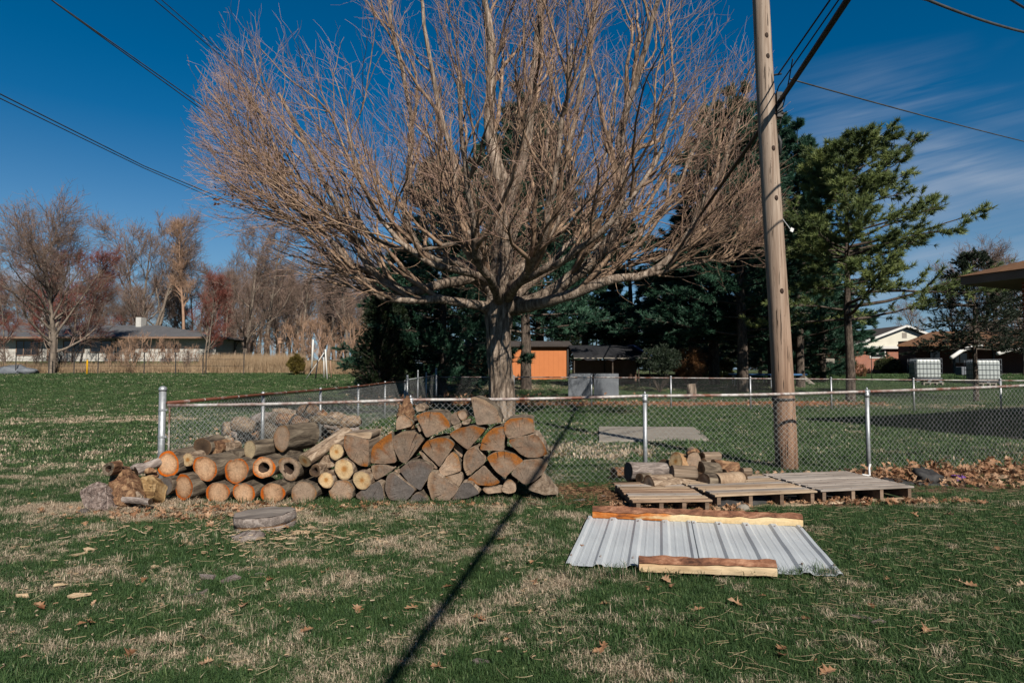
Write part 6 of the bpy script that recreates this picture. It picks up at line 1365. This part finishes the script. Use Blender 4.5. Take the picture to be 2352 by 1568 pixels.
# firewood on the left pallet
Z = .13
def stick(x0, y0, x1, y1, rpx, Y, label, endm, sidem, dY=.0, name='log', **kw):
    """a log lying across the view from (x0, y0) to (x1, y1) of the C3 zoom, its left end facing us a little"""
    a, b = at(*C3(x0, y0), Y), at(*C3(x1, y1), Y+dY); d = b-a; L = d.length; r = 1.14*rpx*.29297*Y/F
    yaw = math.atan2(d.x, d.y); pitch = math.asin(d.z/L); n = 32; ph = r7.uniform(0, 6)
    out = [(r*(1+.07*math.sin(2*t_+ph)+.05*math.sin(3*t_+ph))*math.cos(t_), r*(1+.07*math.sin(2*t_+ph)+.05*math.sin(3*t_+ph))*math.sin(t_)) for t_ in [2*math.pi*i/n for i in range(n)]]
    return sweep(out, a, L, yaw, pitch, label, endm, sidem, name=name, **kw)
stick(612, 348, 905, 345, 66, 7.35, 'long silver grey log lying left on the pallet', end_slate, grey_wood, .12, jit=.01)
stick(500, 358, 612, 356, 38, 7.9, 'reddish brown log behind the silver grey one', end_dark, rot_wood, .1)
stick(775, 450, 1135, 432, 62, 6.95, 'front log with a cracked round end and torn bark on the left pallet', end_tan, bark_pale, .28, jit=.01)
stick(955, 352, 1140, 360, 42, 7.1, 'short grey tan log resting on the cracked front log', end_tan, split_wood, .05)
stick(1205, 432, 1295, 428, 62, 7.0, 'short dark charred log section right of the cracked front log', end_tan, dark_inside if False else bark_log, .06)
stick(1290, 430, 1488, 418, 66, 7.02, 'smooth pale tan log with a crack at the front right of the pallet', end_tan, M_plank('barkless_wood', (.30, .2, .13), (.50, .36, .25), (.6, .46, .33), 7), .10)
stick(985, 270, 1075, 300, 62, 7.3, 'orange streaked split log leaning at the top of the pallet heap', end_pale, M_plank('streaked_wood', (.35, .14, .05), (.58, .36, .2), (.7, .5, .32), 12), .1)
log(C3, 1128, 262, 60, 70, 'log with a round knot facing forward at the top of the pallet heap', end_tan, split_wood, Y=7.25, L=.3, yaw=.2, lob=.1)
stick(1190, 240, 1318, 235, 36, 7.5, 'splintered grey split log at the top right of the heap', end_dark, split_wood, .1, jit=.02)
stick(1180, 322, 1315, 335, 44, 7.2, 'dark barked log in the middle of the pallet heap', end_dark, bark_log, .1, jit=.02)
stick(1275, 312, 1460, 330, 46, 7.4, 'nearly black rough log at the right of the heap', end_dark, rot_wood, .15, jit=.03)
stick(1160, 400, 1215, 440, 46, 7.15, 'reddish split log squeezed behind the charred section', end_dark, rot_wood, .1)
log(C3, 1520, 405, 42, 46, 'dark round log end at the right edge of the heap', end_dark, bark_log, Y=7.15, L=.3, yaw=-.5)
stick(1500, 352, 1568, 350, 27, 7.4, 'small tan log piece right behind the dark round end', end_tan, split_wood, .05)
stick(1040, 395, 1110, 380, 40, 7.2, 'brown split piece filling the heap behind the cracked front log', end_dark, rot_wood, .1)
stick(1200, 290, 1290, 275, 38, 7.45, 'pale split piece beneath the splintered grey log', end_tan, split_wood, .1, jit=.02)
stick(1360, 370, 1450, 350, 36, 7.3, 'reddish bark covered piece between the black and the pale tan logs', end_dark, rot_wood, .1, jit=.03)
stick(700, 400, 770, 395, 34, 7.15, 'short brown log end under the silver grey log', end_dark, bark_log, .1)
stick(885, 305, 950, 320, 46, 7.5, 'black charred chunk behind the silver grey log', end_dark, dark_inside, .1, jit=.03)
ragged([(640, 505, 12), (700, 508, 18), (745, 512, 8)], 0, 'wood_chip', 'flat pale splinter on the left pallet boards', split_wood, 6.75, 31, 'wood chip', cv=C3)
ragged([(1075, 205, 14), (1140, 182, 14), (1170, 200, 10)], 0, 'bark_shard', 'curled bark shard on the very top of the pallet heap', rot_wood, 7.25, 33, 'bark', cv=C3)

# ------------------------------------------------------------------ sheet metal with bark edged slabs on it
def gpm(p, z=.035): return gp(p[0], p[1], z)
def M_slab2():
    m, t = mat('slab_red_and_sawn'); tc = t.n('ShaderNodeTexCoord').outputs['Object']; x = t.n('ShaderNodeSeparateXYZ', {0: tc}).outputs[0]
    v = t.mapv(tc, (.35, 1, 1.4)); a = t.noise(v, 6, 6, .65, .8); b = t.noise(tc, 40, 4)
    red = t.ramp(a, [(.35, (.10, .035, .02)), (.48, (.50, .17, .05)), (.62, (.64, .34, .16))]); cut = t.ramp(a, [(.3, (.50, .26, .10)), (.42, (.70, .50, .27)), (.65, (.80, .64, .40))])
    k = t.math('ADD', x, t.math('MULTIPLY_ADD', t.noise(t.mapv(tc, (1, 1, 5)), 4, 4), 1.2, -.6))
    col = t.mix(t.ramp(t.math('DIVIDE', k, 2.0), [(.27, 0.0), (.36, 1.0)]), red, cut)
    col = t.mix(.5, col, t.ramp(b, [(.3, .6), (.6, 1.0)]), 'MULTIPLY'); finish(t, col, .85, a, .8, .006, .2); return m
slab_two = M_slab2()
TL, TR = gpm((1351, 1190)), gpm((1838, 1211)); BL, BR = gpm((1298, 1302), .02), gpm((1938, 1326), .02)
def sheet(q0, q1, label):
    t = thing('metal_sheet', label, 'metal sheet', (BL.lerp(BR, q0).x, BL.lerp(BR, q0).y, 0))
    prof = []; ribs = 4; 
    for k in range(ribs+1):
        c_ = k/ribs; h = .016
        if k == 0: prof += [(0, .0), (.006, h), (.035, h), (.055, 0)]
        elif k == ribs: prof += [(c_-.055, 0), (c_-.035, h), (c_-.006, h), (1.0, .0)]
        else: prof += [(c_-.045, 0), (c_-.022, h), (c_+.022, h), (c_+.045, 0)]
        if k < ribs:
            for q in (.36, .64): e = c_+q/ribs; prof += [(e-.012, 0), (e-.006, .002), (e+.006, .002), (e+.012, 0)]
    V, Fc = [], []; m = 18
    for j in range(m+1):
        s_ = j/m; a = BL.lerp(TL, s_); b = BR.lerp(TR, s_)
        for (x, h) in prof:
            p = a.lerp(b, q0+(q1-q0)*x); w_ = .007*noise.noise(Vector((p.x*1.6, p.y*2.2, 3)))+.004*noise.noise(Vector((p.x*5, p.y*3, 9)))
            edge = .012*max(0, noise.noise(Vector((p.x*4, 1, 1))))*(1-s_)**6; ex = .02*noise.noise(Vector((p.x*5, 7, 1)))*(1-s_)**8
            V.append((p.x, p.y+ex, p.z+.012+h+w_+edge))
    n = len(prof)
    for j in range(m):
        for i in range(n-1): a = j*n+i; Fc.append((a, a+1, a+n+1, a+n))
    mb = MB(); mb.add(V, Fc); o = part('ribbed_sheet', mb, sheet_metal, t, world=True); s = o.modifiers.new('s', 'SOLIDIFY'); s.thickness = .0012
    sc = MB()
    for k in range(ribs+1):
        for s_ in (.12, .90):
            p = BL.lerp(TL, s_).lerp(BR.lerp(TR, s_), q0+(q1-q0)*(k/ribs if 0 < k < ribs else (.02 if k == 0 else .98))); sc.tube([p+Vector((0, 0, .03)), p+Vector((0, 0, .041))], .007, 6)
    part('screw', sc, rust_rail, t, world=True)['kind'] = 'stuff'
    return t
sheet(0, .5, 'left pale grey ribbed metal sheet lying in the grass'); sheet(.5, 1.0, 'right pale grey ribbed metal sheet with its right edge curling in the grass')
def slab_beam(pA, pB, hh, thick, z, label, mcut, seed):
    """rough sawn slab: pale sawn face in front, bark curling over its top"""
    A_, B_ = gp(*pA, z), gp(*pB, z); d = B_-A_; L = d.length; n = 70; t = thing('wood_slab', label, 'timber slab', A_, math.atan2(d.y, d.x))
    fr, bk = MB(), MB()
    for i in range(n+1):
        x = L*i/n; N3 = lambda f, s_: noise.noise(Vector((x*f, seed, s_)))
        h = hh*(1+.06*N3(3, 0)+.03*N3(11, 0)); w_ = .004*N3(6, 4); cut = h*(.60+.16*N3(2.2, 9)+.14*N3(9, 3)); lo = .004*N3(8, 6)
        fr.v += [(x, w_, lo), (x, w_-.003, cut*.5), (x, w_+.002, cut), (x, w_+.012, cut+.01)]
        e = .012*N3(9, 8)
        bk.v += [(x, w_+.004, cut-.002), (x, w_-.006+e*.3, cut+.008), (x, w_+.004+e*.3, (cut+h)/2+.004), (x, .018+e*.4, h+.002), (x, thick*.35, h+.012+e), (x, thick*.85, h*.8+e), (x, thick, .0)]
    for i in range(n):
        for j in range(3): a = i*4+j; fr.f.append((a, a+4, a+5, a+1)); fr.m.append(0)
        for j in range(6): a = i*7+j; bk.f.append((a, a+7, a+8, a+1)); bk.m.append(0)
    for o_, rev in ((0, False), (n, True)):
        q = tuple(o_*7+k for k in range(7)); bv = len(bk.v); bk.v.append((L*o_/n, .002, 0)); q = (bv,)+q; bk.f.append(q if not rev else q[::-1]); bk.m.append(0)
    part('sawn_face', fr, mcut, t, True); part('bark_edge', bk, slab_bark, t, False); return t
slab_beam(C3(333, 712), C3(1985, 780), .092, .09, .050, 'long bark edged slab weighing down the back edge of the metal sheets', slab_two, 1.0)
slab_beam(C3(700, 1135), C3(1782, 1172), .088, .085, .040, 'shorter bark edged slab weighing down the front edge of the metal sheets', slab_wood, 5.0)

# ------------------------------------------------------------------ concrete slab in the yard, bits by the right fence
cn = [gp(1376, 1017), gp(1628, 1013), gp(1594, 984), gp(1375, 983)]; mb = MB(); mb.hexa([c-Vector((0, 0, .1)) for c in cn]+[c+Vector((0, 0, .045)) for c in cn])
o_ = part('concrete_slab', mb, concrete, None, bevel=.01); o_['kind'] = 'structure'
def C4(x, y): return ((2350+x*.31890)/1.30612, (1050+y*.31890)/1.30612)
mb = MB(); mb.tube([at(*C4(818, 1068), 7.95), at(*C4(806, 1110), 7.95), at(*C4(812, 1180), 7.85), at(*C4(745, 1172), 7.7)], .013, 8); tag(part('plastic_pipe', mb, white_plastic, None, True), 'bent white plastic pipe piece at the foot of the right fence post', 'pipe')
p = gp(*C4(1648, 1222), .01); mb = MB(); mb.box(-.075, .075, -.05, .05, 0, .055); tag(part('purple_box', mb, purple, None, loc=p, rot=(0.1, 0.05, .1), bevel=.004), 'little purple box among the dead leaves', 'box')
p = gp(*C4(1400, 1190), .03); mb = MB(); mb.box(-.04, .04, -.03, .03, 0, .025); tag(part('yellow_scrap', mb, yellow_paint, None, loc=p, rot=(.2, .1, .4), bevel=.004), 'small yellow scrap in the leaf drift', 'scrap')
a_, b_ = gp(*C4(1935, 1178), .05), gp(*C4(2112, 1192), .05); mb = MB(); mb.bar(a_, b_, .1, .04); tag(part('short_board', mb, plank_tan, None), 'short tan board lying on the leaf drift at the right', 'board')
p = gp(*C4(1360, 1250), 0); mb = MB(); mb.blob((0, 0, .06), (.17, .12, .10), 0, 16, 10, .4, 2, 2.5); tag(part('plastic_bag', mb, fabric_black, None, True, loc=p), 'crumpled black plastic bag in the leaves right of the pallets', 'bag')
p = gp(*C4(1230, 1262), 0); mb = MB(); mb.hexa([(-.35, -.05, 0), (.4, -.1, 0), (.4, .1, 0), (-.35, .12, 0), (-.33, -.04, .05), (.38, -.09, .01), (.38, .1, .015), (-.33, .12, .07)]); tag(part('dark_board', mb, fabric_black, None, loc=p), 'dark flat board poking from the end of the right pallet', 'board')

# ------------------------------------------------------------------ leaves, chips, straw
def leaf_shape(seed):
    r = np.random.RandomState(seed); lob = [(-.5, .0), (-.36, .10), (-.30, .22), (-.16, .12), (-.02, .34), (.08, .14), (.24, .26), (.27, .10), (.48, .0)]
    up = [(x+r.uniform(-.03, .03), y*r.uniform(.8, 1.2)) for x, y in lob]; pts = up+[(x+.02, -y*r.uniform(.8, 1.2)) for x, y in lob[1:-1][::-1]]
    V = [(x, 0, .0) for x, y in lob]; V = []; cr = r.uniform(.5, 1.6); cr2 = r.uniform(-.6, .9)
    for x, y in pts: V.append((x, y, cr*y*y*1.3+cr2*x*x*.7))
    mid = [(x, 0, cr2*x*x*.7-.01) for x in (-.25, .05, .27)]; n = len(pts); V += mid; F_ = []
    for i in range(n):
        x = (pts[i][0]+pts[(i+1) % n][0])/2; k = n+(0 if x < -.1 else (1 if x < .16 else 2)); F_.append((i, (i+1) % n, k))
    F_ += [(3, n+1, n), (n-3, n, n+1), (5, n+2, n+1), (n-5, n+1, n+2)]
    return np.array(V), np.array(F_)
LS = [leaf_shape(i) for i in range(6)]
def rotm(rx, ry, rz):
    return np.array((Matrix.Rotation(rz, 3, 'Z') @ Matrix.Rotation(ry, 3, 'Y') @ Matrix.Rotation(rx, 3, 'X')))
def litter(name, pts, smin, smax, label, tilt=.5, m=None, seed=1, cat='leaf litter'):
    r = np.random.RandomState(seed); vs, fs, o = [], [], 0
    for (x, y, z) in pts:
        V, F_ = LS[r.randint(6)]; s = r.uniform(smin, smax); M = rotm(r.normal(0, tilt), r.normal(0, tilt), r.uniform(0, 6.28))
        vs.append((V*s)@M.T+np.array([x, y, z])); fs.append(F_+o); o += len(V)
    ob = obj(name, new_mesh(name, np.concatenate(vs), np.concatenate(fs), m or leaf_mat)); tag(ob, label, cat, kind='stuff')
def zone(n, fn, hmax=.03):
    out = []
    for i in range(n): x, y, h = fn(); out.append((x, y, tz(x, y)+.01+rs.uniform(0, 1)*h))
    return out
def U(a, b): return rs.uniform(a, b)
def fence_drift():
    x = 4.3+6.5*rs.uniform()**.8; yf = 7.9+.22*(x-3)*.9; k = rs.uniform(); y = yf-.02-k**1.3*(.3+.42*min(2.2, x-4)); return x, y, .16*(1-k)*min(1, (x-3.5)/1.5)+.03
litter('leaf_drift', zone(2300, fence_drift), .08, .15, 'drift of curled brown oak leaves along the foot of the fence at the right', .75, seed=2)
litter('leaf_litter', zone(620, lambda: (U(1.0, 2.4), 6.35+rs.normal(0, .12)+.08*U(0, 1), .02))+zone(240, lambda: (U(2.2, 4.9), 6.5+.22*(U(0, 1)), .03))+zone(200, lambda: (U(1.3, 2.3), U(6.5, 7.4), .05))+zone(260, lambda: (U(2.6, 4.9), U(7.75, 8.2), .07)), .06, .12, 'dead leaves and crumbs round and under the pallets', .5, seed=3)
litter('leaf_litter', zone(330, lambda: (rs.normal(-3.0, .6), rs.normal(6.15, .22), .03))+zone(170, lambda: (U(-2.7, 0), U(6.3, 6.6), .015)), .05, .11, 'dead leaves at the foot of the left heap and the stacked logs', .4, seed=4)
litter('leaf_litter', zone(900, lambda: (U(-6, 14), 23.2+rs.normal(0, .8), .05))+zone(500, lambda: (rs.normal(-1.4, 2.4), 22.2+U(0, 2.0), .35)), .09, .17, 'rust coloured leaves strewn along the rear fence', .7, seed=5)
litter('leaf_litter', zone(260, lambda: (rs.normal(-4.2, 1.1), rs.normal(12.8, .7), .1)), .08, .15, 'dead leaves round the old brush heap', .7, seed=6)
litter('leaf_litter', zone(260, lambda: (lambda y: (U(-.8, .8)*y, y, .01))(U(2.6, 7.4))), .018, .05, 'small crumbs of dead leaf sprinkled over the whole near lawn', .5, seed=9)
chip_m = M_plank('wood_chip', (.38, .24, .14), (.62, .46, .30), (.74, .62, .46), 12)
# scattered single leaves of the near lawn
lv_px = [(1222, 1290), (1228, 1335), (1027, 1346), (750, 1310), (905, 1180), (463, 1522), (476, 1520), (1005, 1530), (1370, 1500), (1383, 1490), (1795, 1487), (1797, 1500), (2000, 1300), (2040, 1330), (2200, 1335), (2348, 1345), (2230, 1345), (1545, 1342), (1530, 1330), (1490, 1350), (1600, 1400), (1210, 1255), (1340, 1255), (2330, 1200), (2180, 1180), (2100, 1180),
    (620, 1330), (560, 1390), (820, 1400), (700, 1450), (330, 1330), (200, 1430), (90, 1390), (1100, 1420), (1150, 1240), (1260, 1200), (655, 1212), (1690, 1380), (1750, 1365), (1390, 1390), (1850, 1420), (2000, 1390), (1165, 1470), (300, 1500), (945, 1395), (1010, 1210), (970, 1262), (2290, 1260), (1900, 1540), (2130, 1450)]
ri = random.Random(12)
lm = []
for V_, F_ in LS: lm.append(new_mesh('dead_leaf', [tuple(v) for v in V_], [tuple(map(int, f)) for f in F_], leaf_mat))
for i, (px, py) in enumerate(lv_px):
    p = gp(px, py, .03); p.z = tz(p.x, p.y)+.035; o_ = obj('dead_leaf', lm[i % 6], None, p, (ri.uniform(-.4, .4), ri.uniform(-.4, .4), ri.uniform(0, 6.28))); s = ri.uniform(.055, .105); o_.scale = (s, s, s)
    tag(o_, 'single curled brown leaf lying on the near lawn', 'leaf', 'single dead leaves on the near lawn')
def chip_mesh(seed):
    r = np.random.RandomState(seed); n = 6; top, bot = [], []
    for i in range(n): a = 2*math.pi*i/n; a += r.uniform(-.35, .35); q = r.uniform(.4, 1.15); top.append((math.cos(a)*q, math.sin(a)*q*.30, .12+r.uniform(-.12, .22))); bot.append((math.cos(a)*q*.9, math.sin(a)*q*.3, -.05))
    return new_mesh('wood_chip', top+bot, [tuple(range(n)), tuple(range(2*n-1, n-1, -1))]+[(i, n+i, n+(i+1) % n, (i+1) % n) for i in range(n)], chip_m)
cm = [chip_mesh(i) for i in range(5)]; cdark = [m_.copy() for m_ in cm]
for m_ in cdark: m_.materials[0] = grey_wood
chips = [(183, 1368-0, .11, 0), (140, 1340, .09, 0), (195, 1342, .07, 0), (45, 1367, .10, 0), (180, 1272, .13, 0), (205, 1262, .09, 0), (125, 1285, .07, 0), (480, 1325, .19, 1), (520, 1335, .16, 1), (450, 1365, .14, 1), (600, 1322, .09, 1), (275, 1510, .07, 0), (940, 1192, .07, 0), (1010, 1225, .10, 0), (930, 1226, .06, 0), (690, 1225, .16, 0), (720, 1212, .13, 0), (740, 1235, .10, 0), (800, 1228, .10, 0), (640, 1238, .12, 0), (430, 1250, .13, 0), (470, 1246, .10, 0),
   (1980, 1420, .12, 1), (2010, 1432, .10, 1), (1190, 1240, .10, 1), (1105, 1520, .07, 1), (880, 1245, .07, 0), (560, 1265, .08, 0), (350, 1300, .05, 0), (250, 1220, .08, 0), (590, 1280, .06, 0), (1040, 1192, .06, 0), (830, 1300, .05, 0), (2110, 1165, .09, 1), (1270, 1140, .12, 1), (1330, 1150, .12, 1), (1390, 1140, .10, 1), (1240, 1165, .07, 0)]
for i, (px, py, s, dk) in enumerate(chips):
    p = gp(px, py, .02); p.z = tz(p.x, p.y)+.022; s *= .62; o_ = obj('wood_chip', (cdark if dk else cm)[i % 5], None, p, (ri.uniform(-.2, .2), ri.uniform(-.2, .2), ri.uniform(-.5, .5))); o_.scale = (s, s, s*.9)
    tag(o_, 'dark grey splinter of old bark lying on the lawn' if dk else 'pale splintered wood chip lying on the lawn', 'wood chip', 'dark bark splinters on the lawn' if dk else 'pale wood chips on the lawn')
def straw(name, n, fn, lmin, lmax, r0, label, seed, m, cat='straw'):
    r = np.random.RandomState(seed); P = np.array([fn(r) for _ in range(n)]); a = r.uniform(-3.14, 3.14, n); L = r.uniform(lmin, lmax, n)
    z = np.array([tz(x, y) for x, y in P])+.03+r.uniform(0, .02, n); k = 4; t = np.linspace(-.5, .5, k)
    c = r.normal(0, .9, (n, 1))*L[:, None]; X_ = P[:, :1]+np.cos(a)[:, None]*L[:, None]*t-np.sin(a)[:, None]*c*(t**2); Y_ = P[:, 1:]+np.sin(a)[:, None]*L[:, None]*t+np.cos(a)[:, None]*c*(t**2)
    Z_ = z[:, None]+r.normal(0, .12, (n, 1))*L[:, None]*t; Z_ = np.maximum(Z_, z[:, None]-.02); v, f = tubes(np.stack([X_, Y_, Z_], 2), np.full((n, k), r0), 3)
    tag(obj(name, new_mesh(name, v, f, m)), label, cat, kind='stuff')
straw_m = simple('straw', [(.3, (.38, .28, .16)), (.7, (.66, .54, .36))], 6, coord='W', bs=0)
def fr_(r):
    while True:
        y = r.uniform(2.6, 7.2); x = r.uniform(.0, .9)*y
        if x > .15*y+r.uniform(0, 1.6) and not inside(np.array([x]), np.array([y]), QUADS[0])[0] and not (.9 < x < 4.6 and 6.3 < y < 8): return (x, y)
straw('straw', 1300, fr_, .02, .14, .0010, 'loose dry straw stalks scattered over the right part of the near lawn', 1, straw_m)
straw('straw', 420, lambda r: (r.uniform(-3.2, .4), r.uniform(2.8, 6.4)),   .03, .12, .0012, 'a few dry stalks and splinters on the left part of the near lawn', 2, straw_m)
straw('twig_debris', 700, lambda r: (r.normal(.95, .38), r.normal(6.95, .28)), .03, .16, .003, 'broken twigs and bark crumbs on the bare soil beside the pallets', 3, rot_wood, 'debris')
straw('wood_splinters', 200, lambda r: (r.normal(-1.9, .55), r.normal(5.2, .24)), .02, .08, .004, 'pale splinters strewn behind and beside the weathered slice', 4, chip_m, 'wood chips')
straw('wood_splinters', 130, lambda r: (r.normal(-3.1, .7), r.normal(5.5, .5)), .02, .08, .004, 'pale splinters strewn in front of the left heap', 5, chip_m, 'wood chips')
straw('wood_crumbs', 500, lambda r: (r.uniform(-3.2, .3), r.uniform(2.9, 6.3)), .008, .03, .0045, 'tiny pale wood crumbs sprinkled over the left lawn', 6, chip_m, 'wood chips')
